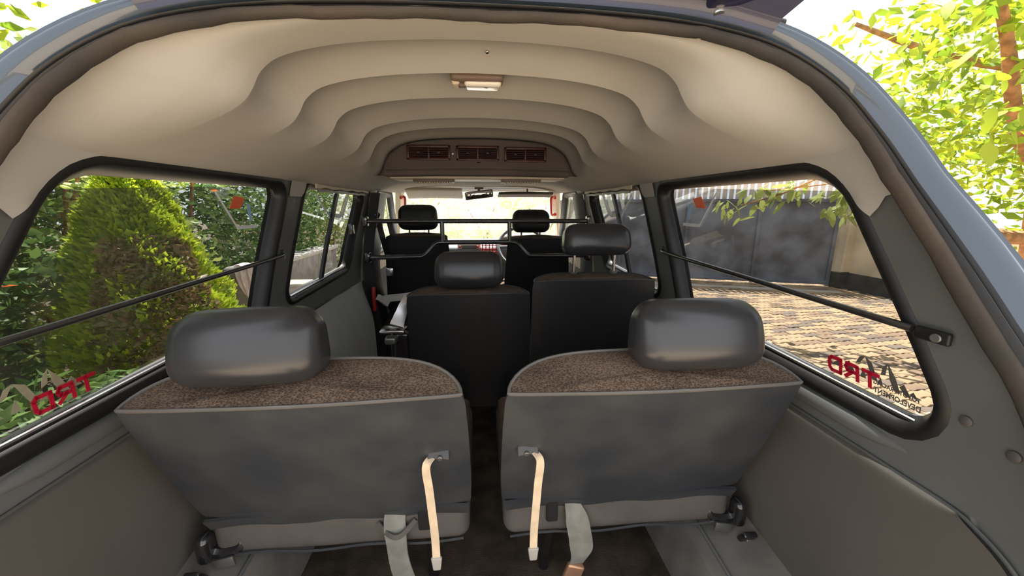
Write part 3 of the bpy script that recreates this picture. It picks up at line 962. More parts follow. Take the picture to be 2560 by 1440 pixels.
# ------------------------------------------------------------------ seats
def backrest(root, cx, w, yt, zt, lean, L, depth, mat_back, mat_top, dome=0.012, pipe=M_PIPING, wtop=1.0, part='backrest', skew=0.0):
    """rear top edge at (yt, zt); returns part"""
    a0 = w / 2
    up = Vector((0, -math.sin(R(lean)), math.cos(R(lean))))
    fw = Vector((0, math.cos(R(lean)), math.sin(R(lean))))
    top = Vector((cx, yt, zt))
    def outline(hw, d, n=28):
        pts = []
        rc = 0.028
        for i in range(n + 1):       # front, right to left
            t = -1 + 2 * i / n
            u = -hw * math.sin(t * math.pi / 2)
            v = d * (max(0, 1 - abs(u / hw) ** 3.2)) ** 0.5 * 0.86 + 0.14 * d * (1 - abs(u / hw) ** 8)
            pts.append((u, v + rc * 0.2))
        for i in range(1, n):        # rear, left to right (flat, rounded ends)
            t = -1 + 2 * i / n
            u = hw * math.sin(t * math.pi / 2)
            v = -0.010 * (1 - (u / hw) ** 2) + rc * 0.2 * abs(u / hw) ** 10
            pts.append((u, v))
        return pts
    levels = [(-L, 0.985), (-L + 0.02, 1.0), (-L * 0.75, 1.01), (-L * 0.5, 1.01), (-L * 0.25, 1.005), (-0.06, 1.0), (-0.03, 0.998), (-0.012, 0.99), (0.0, 0.975)]
    secs = []
    for h, k in levels:
        kk = k * (wtop + (1 - wtop) * min(1, -h / L * 1.4))
        row = []
        for (u, v) in outline(a0 * kk, depth * (0.9 + 0.25 * min(1, -h / L))):
            hh = h - 0.010 * abs(u / a0) ** 6 * (1 if h > -0.08 else 0) + skew * u * (1 if h > -0.2 else 0)
            row.append(top + Vector((1, 0, 0)) * u + up * hh + fw * v)
        secs.append(row)
    n = len(secs[0])
    V, F = loft(secs, True, True, False)
    nf = 29
    Fb, Ff = [], []
    for f in F:
        if len(f) == 4:
            j = f[0] % n
            (Ff if 1 <= j < nf - 2 and True else Fb).append(f)
        else: Fb.append(f)
    # cap rings
    capV, capF = [], []
    ring = secs[-1]
    c = sum(ring, Vector()) / n
    cs = []
    for k in (1.0, 0.9, 0.7, 0.45, 0.2, 0.03):
        cs.append([c + (p - c) * k + up * (dome * (1 - k ** 2.2)) for p in ring])
    cv, cf = loft(cs, True, False, True)
    b = mk(part, V, Fb, mat_back, root, angle=60)
    keep = join((V, Ff), (cv, cf))
    fp = mk('fabric_face', keep[0], keep[1], mat_top, b, angle=60)
    pp = [p + up * 0.001 for p in ring]
    mk('piping', *tube(pp, 0.0035, 6, closed=True), pipe, b)
    return b

def headrest(root, cx, y, z0, z1, w, d=0.10, lean=10, taper=0.10, m=M_HEAD, post_to=None, pdx=0.06, flatback=True, tilt=0.0):
    h = (z1 - z0) / 2; zc = (z0 + z1) / 2
    Rm = Matrix.Rotation(R(lean), 3, 'X')
    Rt = Matrix.Rotation(R(tilt), 3, 'Y')
    def df(x, y_, z):
        k = 1 - taper * (z / h * 0.5 + 0.35) ** 2 * (1 if z > -h * .7 else 1)
        dd_ = 1 - 0.12 * (z / h)
        bulge = 1 + 0.10 * (1 - (z / h) ** 2)
        k2 = 1 - 0.16 * max(0.0, y_ / (d / 2)) * 0 
        return Vector((cx, y + d / 2, zc)) + Rt @ (Rm @ Vector((x * k * k2, (y_ - 0.010 * (1 - (z / h) ** 2) * (y_ < 0)) * dd_ * bulge * (1 - 0.22 * (x / (w / 2)) ** 2), z * (1 - 0.05 * (x / (w / 2)) ** 2))))
    o = mk('headrest', *rounded(w / 2, d / 2, h, min(0.042, h * 0.62), 5, 6, df), m, root, angle=80)
    zt = post_to if post_to is not None else z0 - 0.03
    for s in (-1, 1):
        mk('post', *tube([(cx + s * pdx, y + d * 0.55, z0 + 0.03), (cx + s * pdx, y + d * 0.62, zt - 0.02)], 0.006, 10), M_STEEL, o)
        mk('post_collar', *disc((cx + s * pdx, y + d * 0.62, zt - 0.002), (0, -0.3, 1), 0.014, 14, 0.008), M_CREAMP if post_to is None else M_GREYM, o)
    return o

# third row, two seats
YR, ZR = 0.63, -0.330
def rear_seat(label, cx, w, hx, side, skew):
    s = thing('car_seat', label, 'car seat', (cx, 0.95, FLOOR_Z), 'seats of the rear row')
    b = backrest(s, cx, w, YR, ZR, 22.5, 0.385, 0.105, M_VINYL, M_FABRIC, skew=skew)
    headrest(s, hx, 0.630, -0.312, -0.176, 0.252, 0.105, lean=-9, tilt=(-1.5 if side < 0 else 0.5))
    # cover hem along the foot of the back
    up = Vector((0, -math.sin(R(22.5)), math.cos(R(22.5))))
    pts = [Vector((cx + u * w / 2 * 0.97, YR - 0.006, ZR)) - up * (0.386 - 0.006 * math.cos(u * 9)) for u in np.linspace(-1, 1, 20)]
    mk('cover_hem', *ribbon(pts, up, 0.030, 0.008), M_VINYL, b)
    # cushion
    def cu(x, y, z):
        return Vector((cx + x, 1.00 + y, -0.725 + z + 0.02 * (1 - (x / (w / 2)) ** 2) * (z > 0)))
    c = mk('cushion', *rounded(w / 2 - 0.005, 0.225, 0.062, 0.03, 3, 6, cu), M_CUSH, s)
    def ct(x, y, z):
        return Vector((cx + x, 1.00 + y, -0.672 + z + 0.02 * (1 - (x / (w / 2)) ** 2)))
    mk('cushion_fabric', *rounded(w / 2 - 0.012, 0.224, 0.022, 0.018, 3, 6, ct), M_FABRIC, c)
    mk('cushion_hem', *tube([(cx + u * (w / 2 - 0.02), 0.773, -0.775 + 0.004 * math.sin(u * 7)) for u in np.linspace(-1, 1, 16)], 0.003, 6, flat=1), M_VINYL, c)
    # seat slot where belt comes out
    bx = cx + side * -0.105 + (0.0)
    # strap hook
    return s, b, c

def strap_set(seat, b, x, side, lower):
    # anchor plate
    p = Vector((x - side * 0.018, 0.690, -0.490))
    nrm = Vector((0, -0.92, -0.38))
    a = mk('strap_anchor', *rounded(0.022, 0.004, 0.011, 0.0038, 2, 2, lambda u, v, w_: p + Matrix.Rotation(R(-22), 3, 'X') @ Vector((u, v, w_ + 0.004 * (1 - (u / 0.022) ** 2)))), M_VINYL, seat)
    mk('rivet', *disc(p + nrm * 0.004 + Vector((-side * 0.003, 0, -0.001)), nrm, 0.006, 12, 0.004), M_GREYM, a)
    x0 = x + side * 0.000
    pts = [Vector((x0 - side * 0.004, 0.688, -0.492)), Vector((x0 + side * 0.004, 0.678, -0.500)), Vector((x0 + side * 0.006, 0.679, -0.52)), Vector((x0 + side * 0.003, 0.683, -0.56)), Vector((x0, 0.687, -0.62)), Vector((x0 - side * 0.003, 0.69, -0.68)), Vector((x0 - side * 0.004, 0.69, lower))]
    P = smooth_path(pts, 5)
    wd = []
    for i in range(len(P)):
        t = i / (len(P) - 1)
        ang = (1 - min(1, t / 0.35)) * R(60) * (1 if side > 0 else -0.6)
        wd.append(Vector((math.cos(ang), math.sin(ang), 0)))
    st = mk('strap', *ribbon(P, wd, 0.0165, 0.0022), M_CREAM, seat, angle=30)
    e = P[-1]
    mk('strap_clip', *rounded(0.011, 0.004, 0.016, 0.0035, 2, 2, lambda u, v, w_: e + Vector((u * (0.75 + 0.35 * (w_ + 0.016) / 0.032), v, w_ - 0.008))), M_CLEARP, st)

def hinge(seat, x, s):
    c0 = Vector((x - s * 0.005, 0.775, -0.752)); K = 1.45
    def S(vf, dz=0.0):
        V, F = vf
        return [c0 + (Vector(v) - c0) * K + Vector((-s * 0.012, 0, 0.004)) for v in V], F
    h = mk('hinge_bracket', *S(join(rounded(0.010, 0.016, 0.040, 0.006, 2, 2, lambda a, b_, c: Vector((x - s * 0.046 + a, 0.80 + b_, -0.722 + c))),
                                  tube(smooth_path([(x - s * 0.05, 0.79, -0.735), (x - s * 0.045, 0.782, -0.760), (x - s * 0.02, 0.778, -0.768), (x + s * 0.002, 0.778, -0.762)], 4), 0.010, 8))), M_BLACKM, seat)
    mk('pivot_boss', *S(rounded(0.011, 0.014, 0.024, 0.010, 4, 1, lambda a, b_, c: Vector((x + s * 0.0 + a, 0.772 + b_, -0.752 + c)))), M_BLACKM, h)
    mk('foot_plate', *S(box((x + s * 0.004, 0.752, -0.788), (0.024, 0.010, 0.042), 0.003, rot=Matrix.Rotation(R(30), 3, 'X'))), M_BLACKM, h)
    mk('link_plate', *S(box((x - s * 0.026, 0.768, -0.778), (0.030, 0.004, 0.016), 0.001, rot=Matrix.Rotation(R(s * 12), 3, 'Y'))), M_GREYM, h)
    mk('bolt', *S(disc((x + s * 0.004, 0.745, -0.785), (0, -0.85, 0.5), 0.005, 8, 0.004)), M_STEEL, h)
    mk('bolt', *S(disc((x - s * 0.046, 0.783, -0.730), (0, -1, 0.3), 0.005, 8, 0.004)), M_STEEL, h)

sL, bL, cL = rear_seat('left rear-row seat with charcoal vinyl back and brown woven top', -0.326, 0.590, -0.405, -1, 0.012)
sR, bR, cR = rear_seat('right rear-row seat with charcoal vinyl back and brown woven top', 0.331, 0.582, 0.412, 1, 0.0)
strap_set(sL, bL, -0.108, -1, -0.742)
strap_set(sR, bR, 0.108, 1, -0.735)
hinge(sL, -0.632, -1)
hinge(sR, 0.640, 1)
for seat, cx in ((sL, -0.14), (sR, 0.16)):     # inner legs
    mk('leg', *tube(smooth_path([(cx, 0.82, -0.74), (cx + 0.005, 0.83, -0.84), (cx, 0.86, -0.92), (cx, 0.87, FLOOR_Z)], 4), 0.014, 10), M_BLACKM, seat)
    mk('cushion_slot', *rounded(0.014, 0.006, 0.035, 0.005, 2, 2, lambda a, b_, c: Vector((cx + a, 0.772 + b_, -0.705 + c))), M_DARK, seat)

# grey lap belts hanging out of the cushions
def lap_belt(label, pts, w, buckle=None):
    t = thing('lap_belt', label, 'seat belt', tuple(pts[-1]), 'lap belts of the rear row')
    P = smooth_path(pts, 5)
    n = len(P)
    ws_ = [interp(i / (n - 1), [0, .3, .6, 1], w) for i in range(n)]
    wd = [Vector((1, 0.25 * math.sin(i * 0.35), 0)) for i in range(n)]
    mk('webbing', *ribbon(P, wd, ws_, 0.003), M_WEB, t, angle=30)
    if buckle:
        mk('buckle', *rounded(0.022, 0.008, 0.03, 0.006, 2, 2, lambda a, b_, c: Vector(buckle) + Matrix.Rotation(R(18), 3, 'Y') @ Vector((a, b_, c))), M_COPPER, t)
    return t
lap_belt('grey lap belt drooping below the left rear-row cushion', [(-0.205, 0.775, -0.690), (-0.206, 0.766, -0.712), (-0.204, 0.760, -0.75), (-0.200, 0.756, -0.80), (-0.192, 0.758, -0.85), (-0.180, 0.765, -0.90)], [0.046, 0.048, 0.050, 0.040])
lap_belt('grey lap belt with copper coloured buckle below the right rear-row cushion', [(0.205, 0.775, -0.690), (0.212, 0.764, -0.71), (0.222, 0.757, -0.75), (0.230, 0.756, -0.80), (0.228, 0.758, -0.835), (0.215, 0.762, -0.87)], [0.03, 0.055, 0.056, 0.035], (0.212, 0.758, -0.885))
# torn pocket mouth under left belt
mk('belt_slit', *ribbon(smooth_path([(-0.245, 0.772, -0.715), (-0.215, 0.755, -0.735), (-0.19, 0.754, -0.735), (-0.160, 0.772, -0.712)], 5), Vector((0, 0.2, 1)), 0.012, 0.004), M_CUSH, sL)

# second row
def mid_seat(label, cx, w, zt, hz0, hz1, hx, posts, lean):
    s = thing('car_seat', label, 'car seat', (cx, 1.6, FLOOR_Z), 'seats of the middle row')
    b = backrest(s, cx, w, 1.325, zt, lean, 0.46, 0.10, M_VINYL_D, M_FABRIC_D, pipe=M_VINYL, dome=0.010)
    headrest(s, hx, 1.315, hz0, hz1, 0.245, 0.10, lean=-8, post_to=posts, pdx=0.075)
    mk('cushion', *rounded(w / 2, 0.24, 0.07, 0.04, 3, 4, lambda x, y, z: Vector((cx + x, 1.66 + y, -0.72 + z))), M_FABRIC_D, s)
    for sx in (-1, 1):
        mk('leg', *tube([(cx + sx * w * 0.35, 1.50, -0.76), (cx + sx * w * 0.35, 1.50, FLOOR_Z)], 0.016, 10), M_BLACKM, s)
        mk('leg', *tube([(cx + sx * w * 0.35, 1.82, -0.76), (cx + sx * w * 0.35, 1.82, FLOOR_Z)], 0.016, 10), M_BLACKM, s)
    return s
mid_seat('middle-row seat beside the sliding door aisle with headrest pushed down', -0.042, 0.440, -0.305, -0.292, -0.160, -0.040, None, 6)
mid_seat('middle-row seat by the right window with headrest raised on chrome posts', 0.412, 0.455, -0.262, -0.180, -0.066, 0.418, -0.245, 5)

# folded aisle seat hardware next to the middle row
hw_ = thing('folding_seat_frame', 'bare steel hinge arm and black post beside the aisle', 'seat frame', (-0.33, 1.45, FLOOR_Z))
mk('post', *box((-0.305, 1.42, -0.72), (0.07, 0.06, 0.50), 0.012), M_BLACKM, hw_)
mk('slotted_plate', *box((-0.325, 1.39, -0.452), (0.088, 0.07, 0.012), 0.004), M_STEEL, hw_)
for d in (-0.018, 0.022):
    mk('plate_hole', *disc((-0.325 + d, 1.375, -0.4465), (0, 0, 1), 0.009, 14, 0.001), M_DARK, hw_)
mk('hinge_arm', *ribbon(smooth_path([(-0.315, 1.40, -0.44), (-0.305, 1.42, -0.41), (-0.292, 1.44, -0.375), (-0.280, 1.46, -0.345)], 4), Vector((1, 0.3, 0)), [0.05, 0.05, 0.048, 0.045, 0.045, 0.042, 0.04, 0.04, 0.038, 0.035, 0.033, 0.03, 0.028], 0.012), M_STEEL, hw_)
mk('hinge_knuckle', *rounded(0.022, 0.02, 0.016, 0.012, 3, 1, lambda x, y, z: Vector((-0.335 + x, 1.385 + y, -0.49 + z))), M_GREYM, hw_)
mk('foot', *box((-0.36, 1.42, -0.955), (0.05, 0.10, 0.05), 0.01), M_GREYM, hw_)

# front row
def front_seat(label, cx, w, zt, hx, hz0, hz1, skew):
    s = thing('car_seat', label, 'car seat', (cx, 2.7, FLOOR_Z), 'seats of the front row')
    b = backrest(s, cx, w, 2.46, zt, 8, 0.52, 0.10, M_VINYL_D, M_FABRIC_D, pipe=M_VINYL_D, dome=0.02, wtop=0.90)
    headrest(s, hx, 2.45, hz0, hz1, 0.245, 0.10, lean=4, post_to=zt, pdx=0.06, m=M_VINYL_D)
    mk('cushion', *rounded(w / 2 + 0.02, 0.24, 0.07, 0.04, 3, 4, lambda x, y, z: Vector((cx + x, 2.78 + y, -0.64 + z))), M_FABRIC_D, s)
    mk('seat_base', *box((cx, 2.78, -0.80), (w, 0.42, 0.22), 0.03), M_DARK, s)
    return s
fl = front_seat('front passenger seat seen from behind with a pocket label', -0.395, 0.43, -0.195, -0.385, -0.155, 0.002, 0)
mk('pocket_label', *box((-0.40, 2.505, -0.385), (0.17, 0.006, 0.045), 0.002), M_TRIM, fl)
front_seat('driver seat at the right behind the steering wheel', 0.375, 0.44, -0.215, 0.330, -0.175, -0.028, 0)

# ------------------------------------------------------------------ luggage guard bar behind the front row
gb = thing('guard_rail', 'black tubular guard rail spanning the cabin behind the front seats', 'rail', (0, 2.15, -0.3))
YG = 2.15
mk('top_bar', *tube([(-0.605, YG, -0.085), (0.605, YG, -0.088)], 0.0125, 12), M_ROD, gb)
low = [(-0.60, YG, -0.282), (-0.36, YG, -0.280), (-0.31, YG, -0.274), (-0.275, YG, -0.245), (-0.245, YG, -0.212), (-0.205, YG, -0.202), (0.0, YG, -0.202), (0.165, YG, -0.202), (0.205, YG, -0.210), (0.235, YG, -0.242), (0.265, YG, -0.272), (0.31, YG, -0.280), (0.60, YG, -0.282)]
mk('lower_bar', *tube(smooth_path(low, 4), 0.0125, 12), M_ROD, gb)
mk('upright', *tube([(-0.205, YG, -0.085), (-0.205, YG, -0.202)], 0.012, 12), M_ROD, gb)
mk('upright', *tube([(0.165, YG, -0.085), (0.165, YG, -0.202)], 0.012, 12), M_ROD, gb)
for s in (-1, 1):
    for z in (-0.086, -0.282):
        mk('end_bracket', *rounded(0.014, 0.022, 0.028, 0.008, 2, 1, lambda a, b_, c: Vector((s * 0.612 + a, YG + b_, z + c))), M_BLACKM, gb)
        mk('bolt', *disc((s * 0.602, YG - 0.022, z + 0.012), (0, -1, 0), 0.007, 8, 0.006), M_STEEL, gb)

# window protection rods
for s, lb in ((-1, 'black protection rod across the left rear quarter window'), (1, 'black protection rod across the right rear quarter window')):
    rd = thing('window_rod', lb, 'rod', (s * 0.69, 1.0, -0.18), 'protection rods across the rear side windows')
    pts = [(s * 0.694, 1.402, -0.166), (s * 0.684, 1.390, -0.170), (s * 0.676, 1.30, -0.172), (s * 0.672, 1.0, -0.178), (s * 0.672, 0.75, -0.184), (s * 0.676, 0.58, -0.189), (s * 0.684, 0.53, -0.192)]
    mk('rod', *tube(smooth_path(pts, 5), 0.0062, 12), M_ROD, rd)
    mk('flattened_end', *rounded(0.004, 0.024, 0.010, 0.0035, 2, 2, lambda a, b_, c: Vector((s * 0.690 + a, 0.505 + b_, -0.196 + c))), M_RUBBER, rd)
    mk('screw', *disc((s * 0.686, 0.497, -0.197), (-s, -0.2, 0), 0.007, 12, 0.004), M_GREYM, rd)
    mk('end_clip', *rounded(0.006, 0.012, 0.010, 0.005, 2, 1, lambda a, b_, c: Vector((s * 0.696 + a, 1.405 + b_, -0.163 + c))), M_RUBBER, rd)

# seat belts at the left door pillar
sb = thing('shoulder_belt', 'black shoulder belt with anchor hanging on the left door pillar', 'seat belt', (-0.60, 2.42, -0.3))
for dx, dy, zt_, zb_ in ((0.0, 0.0, -0.09, -0.40), (0.05, 0.06, -0.09, -0.42)):
    mk('webbing', *ribbon(smooth_path([(-0.62 + dx, 2.45 + dy, zt_), (-0.60 + dx, 2.45 + dy, -0.20), (-0.575 + dx, 2.45 + dy, -0.32), (-0.56 + dx, 2.44 + dy, zb_)], 4), Vector((0.6, 1, 0)), 0.045, 0.003), M_VINYL_D, sb)
mk('belt_anchor', *disc((-0.625, 2.44, -0.06), (1, -0.6, 0), 0.022, 12, 0.012), M_BLACKM, sb)
mk('belt_tongue', *box((-0.565, 2.42, -0.41), (0.045, 0.006, 0.05), 0.003), M_STEEL, sb)

# white strips standing in for sunlit edges of the door step
sp = structure('trim_2')
mk('sunlit_step_strip', *ribbon(smooth_path([(-0.60, 2.36, -0.57), (-0.56, 2.42, -0.575), (-0.50, 2.46, -0.58), (-0.42, 2.48, -0.57)], 4), Vector((0, 0.3, 1)), 0.045, 0.01), M_WHITEP, sp)
mk('sunlit_step_lip', *ribbon(smooth_path([(-0.615, 2.30, -0.54), (-0.60, 2.33, -0.565), (-0.575, 2.36, -0.60)], 4), Vector((0.4, 0.6, 0.6)), 0.035, 0.02), M_WHITEP, sp)

# ------------------------------------------------------------------ tailgate raised above
tg = thing('tailgate', 'navy raised tailgate hinged above the rear opening', 'tailgate', (0, 0.66, 0.36))
top_idx = [i for i in range(NPATH) if abs(path[i].x) < 0.54]
us = np.linspace(-1, 1, 15)
tx = np.array([path[i].x for i in top_idx]); order = np.argsort(tx)
def edge_pt(x, du, dv):
    Q = [frame_at(i) for i in top_idx]
    P_ = [q[0] + q[1] * du + q[2] * dv for q in Q]
    xs_ = np.array([q.x for q in P_]); od = np.argsort(xs_)
    return Vector((x, float(np.interp(x, xs_[od], np.array([q.y for q in P_])[od])), float(np.interp(x, xs_[od], np.array([q.z for q in P_])[od]))))
secs = []
for k in range(8):
    t = k / 7
    row = []
    for u in us:
        if k == 0: row.append(edge_pt(u * 0.462, 0.016, 0.026) + Vector((0, 0, 0.045)))
        elif k == 1: row.append(edge_pt(u * 0.468, 0.034, 0.040) + Vector((0, 0, 0.045)))
        else:
            hw = 0.50 + 0.08 * min(1, t * 2)
            row.append(Vector((u * hw, 0.70 - 1.0 * t, 0.36 + 0.42 * t - 0.055 * abs(u) ** 3)))
    secs.append(row)
low_ = secs
n = 15
inner = [[p + Vector((0, -0.01 * (i > 1), -0.045)) for p in r] for i, r in enumerate(low_)]
V1, F1 = loft(low_, False); V2, F2 = loft(inner, False)
Vj, Fj = join((V1, F1), (V2, [tuple(reversed(f)) for f in F2]))
nn = len(V1)
for j in range(n - 1):
    Fj.append((j, j + 1, nn + j + 1, nn + j)); e = 7 * n
    Fj.append((e + j, nn + e + j, nn + e + j + 1, e + j + 1))
for i in range(7):
    Fj.append((i * n, nn + i * n, nn + (i + 1) * n, (i + 1) * n))
    Fj.append((i * n + n - 1, (i + 1) * n + n - 1, nn + (i + 1) * n + n - 1, nn + i * n + n - 1))
mk('tailgate_panel', Vj, Fj, M_NAVY, tg)
for hx in (-0.43, 0.41):
    hb = mk('hinge', *rounded(0.055, 0.05, 0.012, 0.008, 2, 2, lambda a, b_, c: Vector((hx + a, 0.66 + b_, 0.310 + c + 0.1 * -b_))), M_NAVY, tg)
    for d in (-0.03, 0.03):
        mk('bolt', *disc((hx + d, 0.655, 0.300), (0, -0.5, -1), 0.010, 10, 0.010), M_STEEL, hb)
mk('wiring_loom', *tube(smooth_path([(0.16, 0.70, 0.318), (0.24, 0.69, 0.325), (0.34, 0.685, 0.322), (0.42, 0.675, 0.306), (0.50, 0.665, 0.288)], 5), 0.008, 10), M_RUBBER, tg)
mk('latch_bracket', *rounded(0.03, 0.02, 0.012, 0.008, 2, 1, lambda a, b_, c: Vector((0.175 + a, 0.69 + b_, 0.325 + c))), M_GREYM, tg)

# ------------------------------------------------------------------ window stickers
def on_glass(side, y, z, lift=0.004):
    return (side * (W(z) + 0.026 - lift), y, z)

def decal(parent, name, side, poly_list, m, base_y, base_z, sgn, lifts=(0.004, 0.0035)):
    """poly_list: list of (u,v) polygons (convex); u runs sgn*Y"""
    V, F = [], []
    for poly in poly_list:
        k = len(V)
        for lift in lifts:
            for (u, v) in poly:
                V.append(on_glass(side, base_y + sgn * u, base_z + v, lift))
        n = len(poly)
        F.append(tuple(range(k, k + n))); F.append(tuple(reversed(range(k + n, k + 2 * n))))
        for i in range(n):
            F.append((k + i, k + (i + 1) % n, k + n + (i + 1) % n, k + n + i))
    return mk(name, V, F, m, parent, smooth=False)

def text_decal(parent, txt, side, m, y, z, sgn, size, slope=0.0, squeeze=1.0, fit=None, name='sticker_lettering'):
    cu = bpy.data.curves.new('lettering', 'FONT')
    cu.body = txt; cu.size = size; cu.resolution_u = 3; cu.offset = 0.0005
    to = bpy.data.objects.new('lettering_tmp', cu)
    COL.objects.link(to)
    bpy.context.view_layer.update()
    me = bpy.data.meshes.new_from_object(to.evaluated_get(bpy.context.evaluated_depsgraph_get()))
    if fit: squeeze = fit / max(v.co.x for v in me.vertices)
    V = [on_glass(side, y + sgn * v.co.x * squeeze, z + v.co.y + slope * v.co.x) for v in me.vertices]
    F = [tuple(p.vertices) for p in me.polygons]
    bpy.data.objects.remove(to); bpy.data.curves.remove(cu); bpy.data.meshes.remove(me)
    return mk(name, V, F, m, parent, smooth=False)

def bar(p, q, w):
    d = Vector((q[0] - p[0], q[1] - p[1])); d.normalize(); nn_ = Vector((-d.y, d.x)) * w / 2
    return [(p[0] - nn_.x, p[1] - nn_.y), (q[0] - nn_.x, q[1] - nn_.y), (q[0] + nn_.x, q[1] + nn_.y), (p[0] + nn_.x, p[1] + nn_.y)]

LET = {'T': [[(0, 1), (1, 1)], [(0.55, 1), (0.45, 0)]],
       'R': [[(0.15, 1), (0.85, 1)], [(0.85, 1), (0.95, 0.75)], [(0.95, 0.75), (0.8, 0.5)], [(0.8, 0.5), (0.25, 0.5)], [(0.15, 0.95), (0.05, 0)], [(0.45, 0.5), (0.9, 0)]],
       'D': [[(0.1, 1), (0.8, 1)], [(0.8, 1), (0.97, 0.8)], [(0.97, 0.8), (0.9, 0.2)], [(0.9, 0.2), (0.72, 0)], [(0.72, 0), (0.05, 0)], [(0.05, 0), (0.12, 1)]]}
MOUNT = [[(0.000, 0.0), (0.010, 0.013), (0.016, 0.006)], [(0.012, 0.0), (0.026, 0.020), (0.033, 0.012), (0.022, 0.0)], [(0.030, 0.0), (0.040, 0.024), (0.056, 0.047), (0.050, 0.018), (0.040, 0.0)],
         [(0.056, 0.047), (0.064, 0.036), (0.066, 0.020), (0.058, 0.024)], [(0.060, 0.0), (0.066, 0.016), (0.070, 0.0)], [(0.070, 0.004), (0.084, 0.036), (0.098, 0.044), (0.088, 0.022), (0.080, 0.004)],
         [(0.098, 0.044), (0.108, 0.040), (0.116, 0.022), (0.106, 0.028)], [(0.092, 0.0), (0.098, 0.020), (0.104, 0.0)], [(0.112, 0.0), (0.128, 0.022), (0.138, 0.016), (0.126, 0.0)], [(0.138, 0.002), (0.152, 0.014), (0.166, 0.0)], [(0.160, 0.0), (0.170, 0.008), (0.180, 0.0)]]
def trd(side, y0, z0, sgn, label, tan):
    st = thing('window_sticker', label, 'sticker', on_glass(side, y0, z0), 'stickers on the rear quarter windows')
    polys = []
    u0 = 0.0
    for ch in 'TRD':
        for seg in LET[ch]:
            p = (u0 + seg[0][0] * 0.030, seg[0][1] * 0.028); q = (u0 + seg[1][0] * 0.030, seg[1][1] * 0.028)
            d = Vector((q[0] - p[0], q[1] - p[1])).normalized() * 0.0022
            polys.append(bar((p[0] - d.x, p[1] - d.y), (q[0] + d.x, q[1] + d.y), 0.0075))
        u0 += 0.0365
    for i in range(3):
        pass
    decal(st, 'red_letters', side, polys, M_DRED, y0, z0, sgn)
    return st
s1 = trd(1, 0.605, -0.340, 1, 'red mirrored three-letter sticker with mountains on the right rear window', False)
decal(s1, 'mountain_print', 1, [[(u - 0.115, v + 0.012) for u, v in poly] for poly in MOUNT], M_DGREY, 0.652, -0.340, 1, (0.002, 0.0015))
text_decal(s1, 'TOYOTA RACING', 1, M_DGREY, 0.533, -0.329, 1, 0.0115, fit=0.080)
text_decal(s1, 'DEVELOPMENT', 1, M_DGREY, 0.531, -0.345, 1, 0.0150, fit=0.080)
s2 = trd(-1, 0.742, -0.340, -1, 'red mirrored three-letter sticker with tan rocks on the left rear window', True)
decal(s2, 'mountain_print', -1, [[(u * 1.2 - 0.02, v * 1.1 + 0.016) for u, v in poly] for poly in MOUNT], M_DTAN, 0.715, -0.338, -1, (0.002, 0.0015))
# stripe stickers high on the windows
for side, lb in ((-1, 'white and orange stripe sticker at the front of the left rear window'), (1, 'white and orange stripe sticker at the front of the right rear window')):
    st = thing('stripe_sticker', lb, 'sticker', on_glass(side, 1.25, -0.05), 'stripe stickers on the rear side windows')
    decal(st, 'white_stripe', side, [bar((-0.16, 0.12), (-0.06, 0.02), 0.006), bar((-0.06, 0.02), (0.04, 0.02), 0.010)], M_DWHITE, 1.25, -0.085, 1)
    decal(st, 'orange_patch', side, [[(-0.10, 0.075), (-0.05, 0.075), (-0.03, 0.105), (-0.08, 0.11)]], M_DORANGE, 1.25, -0.085, 1)
    decal(st, 'blue_patch', side, [[(-0.02, 0.085), (0.0, 0.035), (0.012, 0.04), (-0.005, 0.09)]], M_DBLUE, 1.25, -0.085, 1)
for side, lb in ((-1, 'white swoosh sticker on the sliding door window'), (1, 'white swoosh sticker on the right middle window')):
    st = thing('swoosh_sticker', lb, 'sticker', on_glass(side, 2.0, -0.05), 'swoosh stickers on the middle windows')
    decal(st, 'white_swoosh', side, [bar((-0.28, 0.10), (-0.12, 0.01), 0.008), bar((-0.12, 0.01), (0.04, 0.0), 0.018), [(0.0, -0.01), (0.08, 0.0), (0.15, 0.11), (0.11, 0.11), (0.06, 0.03)]], M_DWHITE, 2.0, -0.055, 1)

# ------------------------------------------------------------------ outside: ground and paving
ground = structure('ground', (0, 0, 0))
mk('joint_bed', *box((0, 6, GROUND_Z - 0.06), (60, 60, 0.08), 0), M_MORTAR, ground, smooth=False)
PW, PL = 0.105, 0.21
def paver_mesh(name, m):
    z = 0.03
    o = 0.016
    L, Wd = PL / 2 - 0.004, PW / 2 - 0.004
    out = [(-L, -Wd), (-L / 3, -Wd + o), (L / 3, -Wd), (L, -Wd + o), (L, Wd + o), (L / 3, Wd), (-L / 3, Wd + o), (-L, Wd)]
    secs = [[(x, y - o / 2, -0.03) for x, y in out], [(x, y - o / 2, z - 0.005) for x, y in out], [(x * 0.965, (y - o / 2) * 0.93, z) for x, y in out]]
    V, F = loft(secs, True, False, True)
    me = bpy.data.meshes.new(name); me.from_pydata(V, [], F); me.materials.append(m)
    return me, V, F
pm = [paver_mesh('paver', m) for m in (M_PAVE_A, M_PAVE_B, M_PAVE_C)]
cand = []
ang = R(8)
ca, sa = math.cos(ang), math.sin(ang)
for i in range(-30, 60):
    for j in range(-20, 110):
        u = i * PL + (0.5 * PL if j % 2 else 0); v = j * PW
        x = 1.0 + u * ca - v * sa; y = 0.2 + u * sa + v * ca
        if 0.85 < x < 6.6 and -1.2 < y < 8.6 and y < 8.9 - 0.364 * x + 0.15:
            cand.append((x, y))
